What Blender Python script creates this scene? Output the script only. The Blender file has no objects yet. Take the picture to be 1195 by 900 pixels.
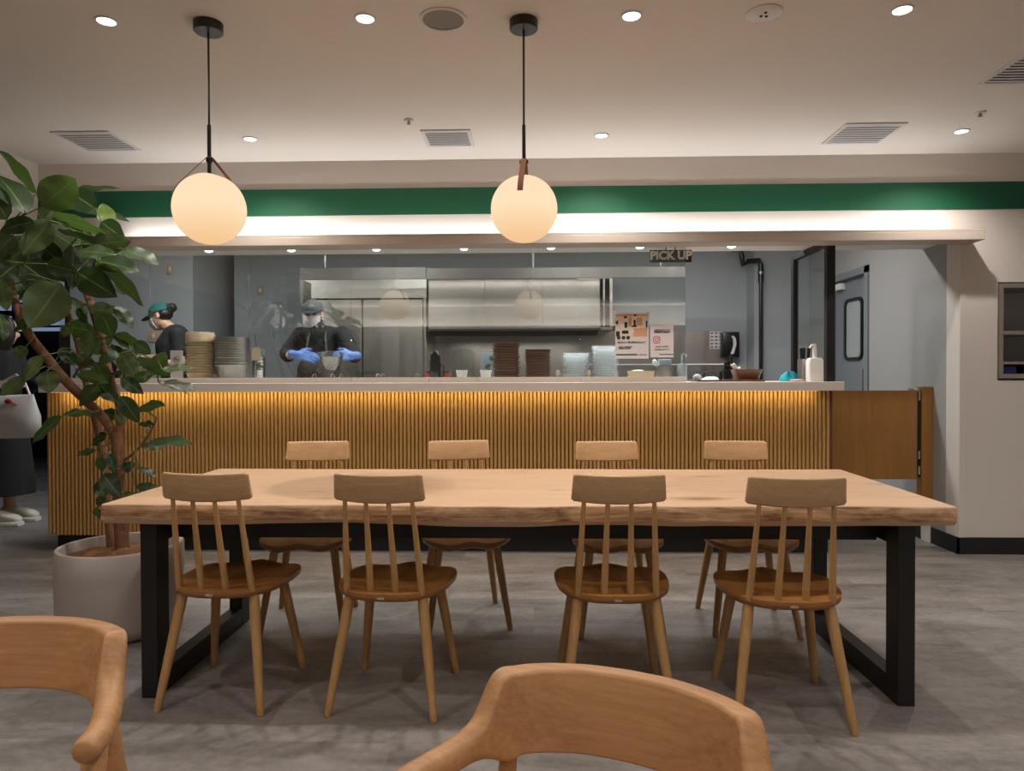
import bpy, bmesh, math, random
from mathutils import Vector, Matrix, Euler

random.seed(7)
SC = bpy.context.scene
COL = SC.collection
PI = math.pi

# ------------------------------------------------------------------ camera
F = 830.0
CAMH = 1.197
YAW = math.atan(25 / F)
PITCH = math.atan(10 / F)
ROLL = -0.0029
RM = (Matrix.Rotation(YAW, 3, 'Z') @ Matrix.Rotation(PI / 2 - PITCH, 3, 'X') @ Matrix.Rotation(ROLL, 3, 'Z'))
CAM = Vector((0, 0, CAMH))
cd = bpy.data.cameras.new('camera')
cam = bpy.data.objects.new('camera', cd)
COL.objects.link(cam)
cam.matrix_world = Matrix.Translation(CAM) @ RM.to_4x4()
cd.sensor_width = 36.0
cd.lens = F / 1195 * 36.0
cd.clip_start = 0.02
SC.camera = cam


def ray(x, y):
    return RM @ Vector(((x - 597.5) / F, (450 - y) / F, -1))


def pt(x, y, Y):
    """room point seen at a spot of the photograph, at room depth Y"""
    d = ray(x, y)
    return CAM + d * (Y / d.y)


def onz(x, y, z):
    d = ray(x, y)
    return CAM + d * ((z - CAMH) / d.z)


# ------------------------------------------------------------------ materials
def lin(c):
    if isinstance(c, str):
        c = [int(c[i:i + 2], 16) / 255 for i in (0, 2, 4)]
    return tuple((v / 12.92 if v <= .04045 else ((v + .055) / 1.055) ** 2.4) for v in c) + (1,)


def newmat(name):
    m = bpy.data.materials.new(name)
    m.use_nodes = True
    nt = m.node_tree
    return m, nt, nt.nodes['Principled BSDF']


def N(nt, t, **kw):
    n = nt.nodes.new(t)
    for k, v in kw.items():
        if k in n.inputs.keys():
            n.inputs[k].default_value = v
        else:
            setattr(n, k, v)
    return n


def plain(name, col, rough=.5, metal=0., spec=.5, bump=0., bscale=60., var=0., vscale=4.):
    m, nt, b = newmat(name)
    c = lin(col)
    b.inputs['Base Color'].default_value = c
    b.inputs['Roughness'].default_value = rough
    b.inputs['Metallic'].default_value = metal
    b.inputs['Specular IOR Level'].default_value = spec
    tc = N(nt, 'ShaderNodeTexCoord')
    if var > 0:
        n = N(nt, 'ShaderNodeTexNoise', Scale=vscale, Detail=4.)
        nt.links.new(tc.outputs['Object'], n.inputs['Vector'])
        mx = N(nt, 'ShaderNodeMix', data_type='RGBA')
        mx.inputs[6].default_value = tuple(v * (1 - var) for v in c[:3]) + (1,)
        mx.inputs[7].default_value = tuple(min(1, v * (1 + var)) for v in c[:3]) + (1,)
        nt.links.new(n.outputs['Fac'], mx.inputs[0])
        nt.links.new(mx.outputs[2], b.inputs['Base Color'])
    if bump > 0:
        n2 = N(nt, 'ShaderNodeTexNoise', Scale=bscale, Detail=3.)
        nt.links.new(tc.outputs['Object'], n2.inputs['Vector'])
        bp = N(nt, 'ShaderNodeBump', Strength=bump, Distance=.01)
        nt.links.new(n2.outputs['Fac'], bp.inputs['Height'])
        nt.links.new(bp.outputs['Normal'], b.inputs['Normal'])
    return m


def wood(name, dark, light, axis='X', scale=1., rough=.42, knots=False, contrast=.5, spec=.5, along=1.6):
    m, nt, b = newmat(name)
    tc = N(nt, 'ShaderNodeTexCoord')
    mp = N(nt, 'ShaderNodeMapping')
    s = [26., 26., 26.]
    s['XYZ'.index(axis)] = along
    mp.inputs['Scale'].default_value = [v * scale for v in s]
    info = N(nt, 'ShaderNodeObjectInfo')
    add = N(nt, 'ShaderNodeVectorMath', operation='ADD')
    sc = N(nt, 'ShaderNodeVectorMath', operation='SCALE')
    sc.inputs['Scale'].default_value = 7.0
    cmb = N(nt, 'ShaderNodeCombineXYZ')
    for k in ('X', 'Y', 'Z'):
        nt.links.new(info.outputs['Random'], cmb.inputs[k])
    nt.links.new(cmb.outputs[0], sc.inputs[0])
    nt.links.new(tc.outputs['Object'], add.inputs[0])
    nt.links.new(sc.outputs[0], add.inputs[1])
    nt.links.new(add.outputs[0], mp.inputs['Vector'])
    n1 = N(nt, 'ShaderNodeTexNoise', Scale=1.0, Detail=6., Roughness=.6, Distortion=.6)
    nt.links.new(mp.outputs[0], n1.inputs['Vector'])
    mp2 = N(nt, 'ShaderNodeMapping')
    s2 = [150., 150., 150.]
    s2['XYZ'.index(axis)] = 5.
    mp2.inputs['Scale'].default_value = [v * scale for v in s2]
    nt.links.new(add.outputs[0], mp2.inputs['Vector'])
    n2 = N(nt, 'ShaderNodeTexNoise', Scale=1.0, Detail=3., Roughness=.7)
    nt.links.new(mp2.outputs[0], n2.inputs['Vector'])
    ma = N(nt, 'ShaderNodeMath', operation='MULTIPLY_ADD')
    ma.inputs[1].default_value = .45
    nt.links.new(n2.outputs['Fac'], ma.inputs[0])
    mb = N(nt, 'ShaderNodeMath', operation='MULTIPLY')
    mb.inputs[1].default_value = .6
    nt.links.new(n1.outputs['Fac'], mb.inputs[0])
    nt.links.new(mb.outputs[0], ma.inputs[2])
    rp = N(nt, 'ShaderNodeValToRGB')
    rp.color_ramp.elements[0].position = .5 - .28 * (1 - contrast) - .02
    rp.color_ramp.elements[1].position = .5 + .28 * (1 - contrast) + .1
    rp.color_ramp.elements[0].color = lin(dark)
    rp.color_ramp.elements[1].color = lin(light)
    nt.links.new(ma.outputs[0], rp.inputs[0])
    out = rp.outputs[0]
    if knots:
        n3 = N(nt, 'ShaderNodeTexNoise', Scale=1.0, Detail=5., Roughness=.65, Distortion=1.3)
        mp3 = N(nt, 'ShaderNodeMapping')
        mp3.inputs['Scale'].default_value = (2.4, 8., 8.)
        nt.links.new(tc.outputs['Object'], mp3.inputs['Vector'])
        nt.links.new(mp3.outputs[0], n3.inputs['Vector'])
        r3 = N(nt, 'ShaderNodeValToRGB')
        r3.color_ramp.elements[0].position = .58
        r3.color_ramp.elements[1].position = .74
        r3.color_ramp.elements[0].color = (0, 0, 0, 1)
        r3.color_ramp.elements[1].color = (.75, .75, .75, 1)
        nt.links.new(n3.outputs['Fac'], r3.inputs[0])
        mx = N(nt, 'ShaderNodeMix', data_type='RGBA')
        nt.links.new(r3.outputs[0], mx.inputs[0])
        nt.links.new(out, mx.inputs[6])
        mx.inputs[7].default_value = lin(knots)
        out = mx.outputs[2]
        # two real knots in the slab
        for (kx, ky, sx, sy) in ((.63, -.36, 5., 13.), (.10, -.16, 13., 60.), (1.2, .04, 5., 16.), (.5, -.2, 9., 40.)):
            mk = N(nt, 'ShaderNodeMapping')
            mk.inputs['Location'].default_value = (-kx * sx, -ky * sy, 0)
            mk.inputs['Scale'].default_value = (sx, sy, 0)
            nt.links.new(tc.outputs['Object'], mk.inputs['Vector'])
            nk = N(nt, 'ShaderNodeTexNoise', Scale=1.6, Detail=4.)
            nt.links.new(mk.outputs[0], nk.inputs['Vector'])
            mv = N(nt, 'ShaderNodeVectorMath', operation='ADD')
            nt.links.new(mk.outputs[0], mv.inputs[0])
            ml = N(nt, 'ShaderNodeVectorMath', operation='SCALE')
            ml.inputs['Scale'].default_value = .7
            nt.links.new(nk.outputs['Color'], ml.inputs[0])
            nt.links.new(ml.outputs[0], mv.inputs[1])
            ln = N(nt, 'ShaderNodeVectorMath', operation='DISTANCE')
            ln.inputs[1].default_value = (.35, .35, .35)
            nt.links.new(mv.outputs[0], ln.inputs[0])
            rk = N(nt, 'ShaderNodeValToRGB')
            rk.color_ramp.elements[0].position = .15
            rk.color_ramp.elements[1].position = .75
            rk.color_ramp.elements[0].color = (.7, .7, .7, 1)
            rk.color_ramp.elements[1].color = (0, 0, 0, 1)
            nt.links.new(ln.outputs['Value'], rk.inputs[0])
            mz = N(nt, 'ShaderNodeMix', data_type='RGBA')
            nt.links.new(rk.outputs[0], mz.inputs[0])
            nt.links.new(out, mz.inputs[6])
            mz.inputs[7].default_value = lin('6b4022')
            out = mz.outputs[2]
    nt.links.new(out, b.inputs['Base Color'])
    b.inputs['Roughness'].default_value = rough
    b.inputs['Specular IOR Level'].default_value = spec
    bp = N(nt, 'ShaderNodeBump', Strength=.12, Distance=.004)
    nt.links.new(ma.outputs[0], bp.inputs['Height'])
    nt.links.new(bp.outputs['Normal'], b.inputs['Normal'])
    return m


def emit(name, col, strength):
    m = bpy.data.materials.new(name)
    m.use_nodes = True
    nt = m.node_tree
    nt.nodes.remove(nt.nodes['Principled BSDF'])
    e = N(nt, 'ShaderNodeEmission', Strength=strength)
    e.inputs['Color'].default_value = lin(col)
    nt.links.new(e.outputs[0], nt.nodes['Material Output'].inputs[0])
    return m


def pane_mat(name, tint='ffffff', ior=1.6):
    m = bpy.data.materials.new(name)
    m.use_nodes = True
    nt = m.node_tree
    nt.nodes.remove(nt.nodes['Principled BSDF'])
    tr = N(nt, 'ShaderNodeBsdfTransparent')
    tr.inputs['Color'].default_value = lin(tint)
    gl = N(nt, 'ShaderNodeBsdfGlossy', Roughness=0.0)
    fr = N(nt, 'ShaderNodeFresnel', IOR=ior)
    ge = N(nt, 'ShaderNodeNewGeometry')      # same reflectance on the far face of the thin pane
    mr = N(nt, 'ShaderNodeMapRange')
    mr.inputs['To Min'].default_value = ior
    mr.inputs['To Max'].default_value = 1 / ior
    nt.links.new(ge.outputs['Backfacing'], mr.inputs['Value'])
    nt.links.new(mr.outputs[0], fr.inputs['IOR'])
    mx = N(nt, 'ShaderNodeMixShader')
    nt.links.new(fr.outputs[0], mx.inputs[0])
    nt.links.new(tr.outputs[0], mx.inputs[1])
    nt.links.new(gl.outputs[0], mx.inputs[2])
    nt.links.new(mx.outputs[0], nt.nodes['Material Output'].inputs[0])
    return m


def clear_plastic(name, tint, opac=.35):
    m = bpy.data.materials.new(name)
    m.use_nodes = True
    nt = m.node_tree
    b = nt.nodes['Principled BSDF']
    b.inputs['Base Color'].default_value = lin(tint)
    b.inputs['Roughness'].default_value = .08
    b.inputs['Specular IOR Level'].default_value = 1.0
    tr = N(nt, 'ShaderNodeBsdfTransparent')
    mx = N(nt, 'ShaderNodeMixShader', Fac=opac)
    nt.links.new(tr.outputs[0], mx.inputs[1])
    nt.links.new(b.outputs[0], mx.inputs[2])
    nt.links.new(mx.outputs[0], nt.nodes['Material Output'].inputs[0])
    return m


def steel(name, col='c4beb8', rough=.36, streak=True, axis='Z'):
    m, nt, b = newmat(name)
    b.inputs['Metallic'].default_value = 1.
    b.inputs['Base Color'].default_value = lin(col)
    b.inputs['Roughness'].default_value = rough
    if streak:
        tc = N(nt, 'ShaderNodeTexCoord')
        mp = N(nt, 'ShaderNodeMapping')
        s = [14., 14., 14.]
        s['XYZ'.index(axis)] = .35
        mp.inputs['Scale'].default_value = s
        nt.links.new(tc.outputs['Object'], mp.inputs['Vector'])
        n = N(nt, 'ShaderNodeTexNoise', Scale=1., Detail=3.)
        nt.links.new(mp.outputs[0], n.inputs['Vector'])
        mr = N(nt, 'ShaderNodeMapRange')
        mr.inputs['To Min'].default_value = rough * .75
        mr.inputs['To Max'].default_value = rough * 1.35
        nt.links.new(n.outputs['Fac'], mr.inputs['Value'])
        nt.links.new(mr.outputs[0], b.inputs['Roughness'])
        bp = N(nt, 'ShaderNodeBump', Strength=.05, Distance=.01)
        nt.links.new(n.outputs['Fac'], bp.inputs['Height'])
        nt.links.new(bp.outputs['Normal'], b.inputs['Normal'])
    return m


def floor_mat():
    m, nt, b = newmat('concrete_look_tile')
    tc = N(nt, 'ShaderNodeTexCoord')
    br = N(nt, 'ShaderNodeTexBrick')
    br.inputs['Scale'].default_value = 1.0
    br.inputs['Brick Width'].default_value = .92
    br.inputs['Row Height'].default_value = .46
    br.inputs['Mortar Size'].default_value = .0012
    br.inputs['Bias'].default_value = 0
    br.inputs['Color1'].default_value = (.15, .15, .15, 1)
    br.inputs['Color2'].default_value = (.85, .85, .85, 1)
    br.inputs['Mortar'].default_value = (.2, .2, .2, 1)
    br.offset = .5
    nt.links.new(tc.outputs['Object'], br.inputs['Vector'])
    # mottling, shifted per tile
    ad = N(nt, 'ShaderNodeVectorMath', operation='MULTIPLY_ADD')
    ad.inputs[1].default_value = (5, 5, 5)
    nt.links.new(br.outputs['Color'], ad.inputs[0])
    mp = N(nt, 'ShaderNodeMapping')
    mp.inputs['Scale'].default_value = (2.2, 5.5, 1)
    nt.links.new(tc.outputs['Object'], mp.inputs['Vector'])
    nt.links.new(mp.outputs[0], ad.inputs[2])
    n = N(nt, 'ShaderNodeTexNoise', Scale=1., Detail=8., Roughness=.68, Distortion=.5)
    nt.links.new(ad.outputs[0], n.inputs['Vector'])
    n2 = N(nt, 'ShaderNodeTexNoise', Scale=34., Detail=4.)
    nt.links.new(tc.outputs['Object'], n2.inputs['Vector'])
    ma = N(nt, 'ShaderNodeMath', operation='MULTIPLY_ADD')
    ma.inputs[1].default_value = .22
    nt.links.new(n2.outputs['Fac'], ma.inputs[0])
    mb = N(nt, 'ShaderNodeMath', operation='MULTIPLY')
    mb.inputs[1].default_value = .78
    nt.links.new(n.outputs['Fac'], mb.inputs[0])
    nt.links.new(mb.outputs[0], ma.inputs[2])
    mc = N(nt, 'ShaderNodeMath', operation='MULTIPLY_ADD')
    mc.inputs[1].default_value = .1
    sep = N(nt, 'ShaderNodeSeparateColor')
    nt.links.new(br.outputs['Color'], sep.inputs[0])
    nt.links.new(sep.outputs[0], mc.inputs[0])
    nt.links.new(ma.outputs[0], mc.inputs[2])
    rp = N(nt, 'ShaderNodeValToRGB')
    rp.color_ramp.elements[0].position = .34
    rp.color_ramp.elements[1].position = .72
    rp.color_ramp.elements[0].color = lin('54504d')
    rp.color_ramp.elements[1].color = lin('968f8a')
    nt.links.new(mc.outputs[0], rp.inputs[0])
    nt.links.new(rp.outputs[0], b.inputs['Base Color'])
    b.inputs['Roughness'].default_value = .52
    b.inputs['Specular IOR Level'].default_value = .4
    bp = N(nt, 'ShaderNodeBump', Strength=.15, Distance=.004)
    nt.links.new(mc.outputs[0], bp.inputs['Height'])
    nt.links.new(bp.outputs['Normal'], b.inputs['Normal'])
    return m


def leaf_mat():
    m, nt, b = newmat('fig_leaf')
    uv = N(nt, 'ShaderNodeUVMap')
    sp = N(nt, 'ShaderNodeSeparateXYZ')
    nt.links.new(uv.outputs[0], sp.inputs[0])
    # u: -1..1 across stored as 0..1 ; v along
    ab = N(nt, 'ShaderNodeMath', operation='SUBTRACT')
    ab.inputs[1].default_value = .5
    nt.links.new(sp.outputs['X'], ab.inputs[0])
    aa = N(nt, 'ShaderNodeMath', operation='ABSOLUTE')
    nt.links.new(ab.outputs[0], aa.inputs[0])
    # side veins: sin((v - |u|*.5)*k)
    vv = N(nt, 'ShaderNodeMath', operation='MULTIPLY_ADD')
    vv.inputs[1].default_value = -.7
    nt.links.new(aa.outputs[0], vv.inputs[0])
    nt.links.new(sp.outputs['Y'], vv.inputs[2])
    vk = N(nt, 'ShaderNodeMath', operation='MULTIPLY')
    vk.inputs[1].default_value = 52.
    nt.links.new(vv.outputs[0], vk.inputs[0])
    sn = N(nt, 'ShaderNodeMath', operation='SINE')
    nt.links.new(vk.outputs[0], sn.inputs[0])
    pw = N(nt, 'ShaderNodeMapRange')
    pw.inputs['From Min'].default_value = .9
    pw.inputs['From Max'].default_value = 1.
    pw.inputs['To Max'].default_value = .14
    nt.links.new(sn.outputs[0], pw.inputs['Value'])
    md = N(nt, 'ShaderNodeMapRange')
    md.inputs['From Min'].default_value = .035
    md.inputs['From Max'].default_value = .012
    md.inputs['To Max'].default_value = .7
    nt.links.new(aa.outputs[0], md.inputs['Value'])
    mxv = N(nt, 'ShaderNodeMath', operation='MAXIMUM')
    nt.links.new(pw.outputs[0], mxv.inputs[0])
    nt.links.new(md.outputs[0], mxv.inputs[1])
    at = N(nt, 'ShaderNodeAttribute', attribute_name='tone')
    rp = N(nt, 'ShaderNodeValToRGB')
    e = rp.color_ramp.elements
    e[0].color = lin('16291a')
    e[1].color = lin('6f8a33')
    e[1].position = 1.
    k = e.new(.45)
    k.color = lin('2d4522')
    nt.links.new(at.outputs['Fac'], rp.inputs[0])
    mx = N(nt, 'ShaderNodeMix', data_type='RGBA')
    mx.inputs[7].default_value = lin('7f8f48')
    nt.links.new(mxv.outputs[0], mx.inputs[0])
    nt.links.new(rp.outputs[0], mx.inputs[6])
    # paler underside
    ge = N(nt, 'ShaderNodeNewGeometry')
    mu = N(nt, 'ShaderNodeMix', data_type='RGBA')
    mk = N(nt, 'ShaderNodeMath', operation='MULTIPLY')
    mk.inputs[1].default_value = .35
    nt.links.new(ge.outputs['Backfacing'], mk.inputs[0])
    nt.links.new(mk.outputs[0], mu.inputs[0])
    nt.links.new(mx.outputs[2], mu.inputs[6])
    mu.inputs[7].default_value = lin('7d9160')
    nt.links.new(mu.outputs[2], b.inputs['Base Color'])
    b.inputs['Roughness'].default_value = .42
    b.inputs['Specular IOR Level'].default_value = .55
    tl = N(nt, 'ShaderNodeBsdfTranslucent')
    tm = N(nt, 'ShaderNodeMix', data_type='RGBA')
    tm.inputs[0].default_value = .5
    nt.links.new(mu.outputs[2], tm.inputs[6])
    tm.inputs[7].default_value = lin('56801a')
    nt.links.new(tm.outputs[2], tl.inputs['Color'])
    ms = N(nt, 'ShaderNodeMixShader', Fac=.32)
    nt.links.new(b.outputs[0], ms.inputs[1])
    nt.links.new(tl.outputs[0], ms.inputs[2])
    nt.links.new(ms.outputs[0], nt.nodes['Material Output'].inputs[0])
    return m


M = dict(
    floor=floor_mat(),
    wall=plain('white_paint', 'dfd7d0', .75, bump=.03, bscale=90),
    ceil=plain('ceiling_paint', 'e6e0da', .85),
    grey=plain('cool_grey_paint', 'a9adaf', .7),
    satin=plain('satin_steel_frame', 'a39a92', .4, .45),
    fascia=steel('dark_canopy_steel', '6e6a66', .5),
    grey2=plain('passage_grey_paint', 'a5a3a0', .7),
    green=plain('green_paint', '0d5a3c', .6),
    ledge=plain('beige_laminate', 'c3b4a7', .45),
    black=plain('black_powder_coat', '121110', .5, var=.15, vscale=12),
    base=plain('black_vinyl', '17181a', .45),
    blackp=plain('black_plastic', '141414', .3),
    slab=wood('pale_slab_wood', 'c9a27f', 'e2c1a0', 'X', .55, .38, knots='a5714a', contrast=.25),
    edge=wood('slab_bark_edge', '7d5637', 'dcb389', 'X', .75, .55, contrast=.75, along=7.),
    oakx=wood('oak_board', 'b08a62', 'd0aa7e', 'X', 1.1, .4, contrast=.5),
    oakz=wood('oak_stick', 'a67c4c', 'c89e68', 'Z', 1.1, .4, contrast=.5),
    oakseat=wood('oak_seat', '8a5a2e', 'ad7840', 'Y', 1.0, .32, contrast=.3),
    beech=wood('armchair_beech', '9f7046', 'cb9a69', 'X', .7, .46, contrast=.5),
    slat=plain('slat_oak', 'c1955a', .5, var=.07, vscale=2.),
    slatback=plain('slat_backing', '6b4523', .7),
    gate=wood('gate_oak_veneer', '94662f', 'b07d40', 'Z', .9, .4, contrast=.3),
    stone=plain('countertop_white', 'ddd3ca', .35, var=.03, vscale=30),
    pot=plain('pot_fibreclay', 'b9aea7', .65, bump=.05, bscale=40, var=.04),
    soil=plain('coconut_fibre', '7c5230', .95, bump=.8, bscale=70, var=.5, vscale=40),
    bark=plain('fig_bark', '7d5a3f', .85, bump=.5, bscale=60, var=.35, vscale=25),
    leaf=leaf_mat(),
    steel=steel('brushed_steel', 'a8a29b'),
    steelh=steel('brushed_steel_hood', '8d8781', .34),
    steeld=steel('dull_steel', '8e8a86', .38),
    chrome=steel('polished_chrome', 'd8d8d8', .1, False),
    glass2=pane_mat('clear_screen_glass', 'f4f8f7', 1.4),
    glass=pane_mat('clear_glass', 'f4f8f7', 2.0),
    acrylic=pane_mat('clear_acrylic', 'eef2f2', 1.6),
    globe=emit('opal_globe_glow', 'ffdcb4', 1.38),
    lens=emit('downlight_glow', 'f4f6ff', 9.),
    led=emit('warm_led', 'ffb545', 4.),
    ledw=emit('cool_led', 'fff4e8', 1.5),
    leather=plain('brown_leather', '6b3f24', .5),
    ring=plain('white_enamel', 'd9d6d6', .4),
    grille=plain('vent_enamel', 'd8d5d8', .45),
    dark=plain('dark_void', '1a1817', .8),
    kraft=plain('kraft_pulp', 'd8bd96', .75, var=.08, vscale=30),
    rattan=plain('dark_brown_lacquer', '64402a', .5, var=.35, vscale=60),
    clear=clear_plastic('clear_plate', 'f4f8fa', .3),
    paper=plain('paper_white', 'e9dfdf', .7),
    ink=plain('ink_black', '2b2828', .7),
    inkg=plain('ink_green', '2f4a3c', .7),
    pink=plain('ink_pink', 'c33c5c', .6),
    orange=plain('ink_orange', 'd9a47e', .7),
    peach=plain('ink_peach', 'ecd6bc', .7),
    red=plain('red_paint', 'b03038', .5),
    skin=plain('skin', 'd6a589', .55),
    hair=plain('dark_hair', '17120f', .5),
    cloth=plain('black_cotton', '1a1a1d', .85, bump=.2, bscale=30),
    apron=plain('grey_brown_apron', '5b5049', .85, bump=.15, bscale=30),
    cap=plain('teal_cap', '1a5b58', .8),
    capd=plain('dark_grey_cap', '4d4f4c', .8),
    mask=plain('white_mask', 'e6e3e0', .8),
    glove=plain('blue_nitrile', '5f82c4', .45),
    bag=plain('silver_leather', 'c9c6c2', .38, bump=.15, bscale=12),
    shoe=plain('cream_sneaker', 'd6cfc0', .6, var=.12, vscale=30),
    white=plain('white_plastic', 'e8e4de', .35),
    teal=plain('turquoise_cloth', '2fa8b4', .9),
    blue=plain('blue_folder', '1d3f86', .35),
    doorg=plain('door_grey', '7f8488', .5),
    doorglass=plain('frosted_door_glass', 'a9aeae', .35),
    skyb=emit('street_glow', '9fb4d6', .55),
    teala=plain('bin_grey_blue', '98a2ac', .5),
    tagc=plain('beige_card', 'b7a084', .7),
    kfloor=plain('kitchen_floor', '7d7d7a', .5),
)


# opal glass: glow falloff painted into the emission colour, warmer towards the bottom
_nt = M['globe'].node_tree
_em = [q for q in _nt.nodes if q.type == 'EMISSION'][0]
_tc = N(_nt, 'ShaderNodeTexCoord')
_sp = N(_nt, 'ShaderNodeSeparateXYZ')
_nt.links.new(_tc.outputs['Generated'], _sp.inputs[0])
_rp = N(_nt, 'ShaderNodeValToRGB')
_e = _rp.color_ramp.elements
_e[0].color = lin('f3c590')
_e[1].color = lin('ffdfbb')
_e[0].position, _e[1].position = .02, .98
_k = _e.new(.52)
_k.color = lin('ffe2bc')
_nt.links.new(_sp.outputs['Z'], _rp.inputs[0])
_nt.links.new(_rp.outputs[0], _em.inputs['Color'])
_em.inputs['Strength'].default_value = 1.22

# ------------------------------------------------------------------ mesh helper
class G:
    def __init__(s):
        s.bm = bmesh.new()

    def box(s, lo, hi, bev=0., seg=2):
        lo, hi = Vector(lo), Vector(hi)
        vs = [s.bm.verts.new((x, y, z)) for x in (lo.x, hi.x) for y in (lo.y, hi.y) for z in (lo.z, hi.z)]
        fs = [s.bm.faces.new([vs[i] for i in f]) for f in
              ((0, 1, 3, 2), (4, 6, 7, 5), (0, 4, 5, 1), (2, 3, 7, 6), (0, 2, 6, 4), (1, 5, 7, 3))]
        if bev > 0:
            es = list({e for f in fs for e in f.edges})
            bmesh.ops.bevel(s.bm, geom=es, offset=bev, segments=seg, profile=.5, affect='EDGES')
        return s

    def rings(s, rings, cap=True, closed=False):
        vr = [[s.bm.verts.new(p) for p in r] for r in rings]
        n = len(vr[0])
        pairs = list(zip(vr[:-1], vr[1:])) + ([(vr[-1], vr[0])] if closed else [])
        for a, b in pairs:
            for i in range(n):
                j = (i + 1) % n
                s.bm.faces.new((a[i], a[j], b[j], b[i]))
        if cap and not closed:
            s.bm.faces.new(list(reversed(vr[0])))
            s.bm.faces.new(vr[-1])
        return s

    def tube(s, pts, rad, n=10, cap=True):
        pts = [Vector(p) for p in pts]
        if not isinstance(rad, (list, tuple)):
            rad = [rad] * len(pts)
        rings = []
        up = None
        for i, p in enumerate(pts):
            a = pts[max(i - 1, 0)]
            b = pts[min(i + 1, len(pts) - 1)]
            t = (b - a).normalized()
            if up is None:
                up = Vector((0, 0, 1)) if abs(t.z) < .9 else Vector((0, 1, 0))
            u = (up - t * up.dot(t)).normalized()
            up = u
            w = t.cross(u)
            rings.append([p + (u * math.cos(2 * PI * k / n) + w * math.sin(2 * PI * k / n)) * rad[i] for k in range(n)])
        return s.rings(rings, cap)

    def lathe(s, prof, c=(0, 0, 0), n=32, cap=True, mat=None):
        c = Vector(c)
        rings = []
        for r, z in prof:
            ring = [Vector((r * math.cos(2 * PI * k / n), r * math.sin(2 * PI * k / n), z)) for k in range(n)]
            if mat is not None:
                ring = [mat @ p for p in ring]
            rings.append([p + c for p in ring])
        return s.rings(rings, cap)

    def ell(s, c, r, n=14, rot=None):
        c = Vector(c)
        rings = []
        for i in range(1, n):
            a = -PI / 2 + PI * i / n
            ring = []
            for k in range(n * 2):
                b = 2 * PI * k / (n * 2)
                p = Vector((r[0] * math.cos(a) * math.cos(b), r[1] * math.cos(a) * math.sin(b), r[2] * math.sin(a)))
                if rot is not None:
                    p = rot @ p
                ring.append(p + c)
            rings.append(ring)
        return s.rings(rings)

    def capsule(s, a, ra, b, rb, n=12):
        a, b = Vector(a), Vector(b)
        d = (b - a)
        if d.length < 1e-6:
            return s.ell(a, (ra, ra, ra))
        d.normalize()
        P, R = [], []
        for k in range(5):
            t = (k + .35) / 5.0 * PI / 2
            P.append(a - d * ra * math.cos(t)); R.append(ra * math.sin(t))
        P.append(a); R.append(ra)
        P.append(b); R.append(rb)
        for k in range(4, -1, -1):
            t = (k + .35) / 5.0 * PI / 2
            P.append(b + d * rb * math.cos(t)); R.append(rb * math.sin(t))
        return s.tube(P, R, n)

    def chain(s, pts, rads, n=12):
        for i in range(len(pts) - 1):
            s.capsule(pts[i], rads[i], pts[i + 1], rads[i + 1], n)
        return s

    def sweep_rect(s, outline, thick_fn):
        return s

    def obj(s, name, mat, parent=None, loc=(0, 0, 0), smooth=True, angle=40):
        bmesh.ops.recalc_face_normals(s.bm, faces=s.bm.faces)
        me = bpy.data.meshes.new(name)
        s.bm.to_mesh(me)
        s.bm.free()
        me.materials.append(mat)
        if smooth:
            me.shade_smooth()
            try:
                me.set_sharp_from_angle(angle=math.radians(angle))
            except Exception:
                pass
        o = bpy.data.objects.new(name, me)
        COL.objects.link(o)
        o.location = loc
        if parent is not None:
            o.parent = parent
        return o


def tag(o, label, cat, group=None, kind=None):
    o['label'] = label
    o['category'] = cat
    if group:
        o['group'] = group
    if kind:
        o['kind'] = kind
    return o


def struct(o, label=None, cat=None):
    o['kind'] = 'structure'
    if label:
        o['label'] = label
    if cat:
        o['category'] = cat
    return o


def thing(name, label, cat, loc=(0, 0, 0), rotz=0., group=None):
    o = bpy.data.objects.new(name, None)
    COL.objects.link(o)
    o.empty_display_size = .1
    o.location = loc
    o.rotation_euler = (0, 0, rotz)
    return tag(o, label, cat, group)


def dup(root, loc, rotz=None, label=None, group=None):
    """a copy of a thing with copies of its parts and their sub-parts"""
    r = root.copy()
    COL.objects.link(r)
    r.location = loc
    if rotz is not None:
        r.rotation_euler = (0, 0, rotz)
    if label:
        r['label'] = label
    if group:
        r['group'] = group

    def rec(src, dst):
        for ch in list(src.children):
            c = ch.copy()
            COL.objects.link(c)
            c.parent = dst
            rec(ch, c)
    rec(root, r)
    return r


def bake(o):
    """replace modifiers by their result, keeping one plain mesh"""
    bpy.context.view_layer.update()
    dg = bpy.context.evaluated_depsgraph_get()
    me = bpy.data.meshes.new_from_object(o.evaluated_get(dg), depsgraph=dg)
    o.modifiers.clear()
    o.data = me
    me.shade_smooth()
    return o


def fuse(o, voxel=.008, smooth=4):
    m = o.modifiers.new('r', 'REMESH')
    m.mode = 'VOXEL'
    m.voxel_size = voxel
    m.use_smooth_shade = True
    s = o.modifiers.new('s', 'SMOOTH')
    s.factor = .5
    s.iterations = smooth
    return bake(o)


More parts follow.
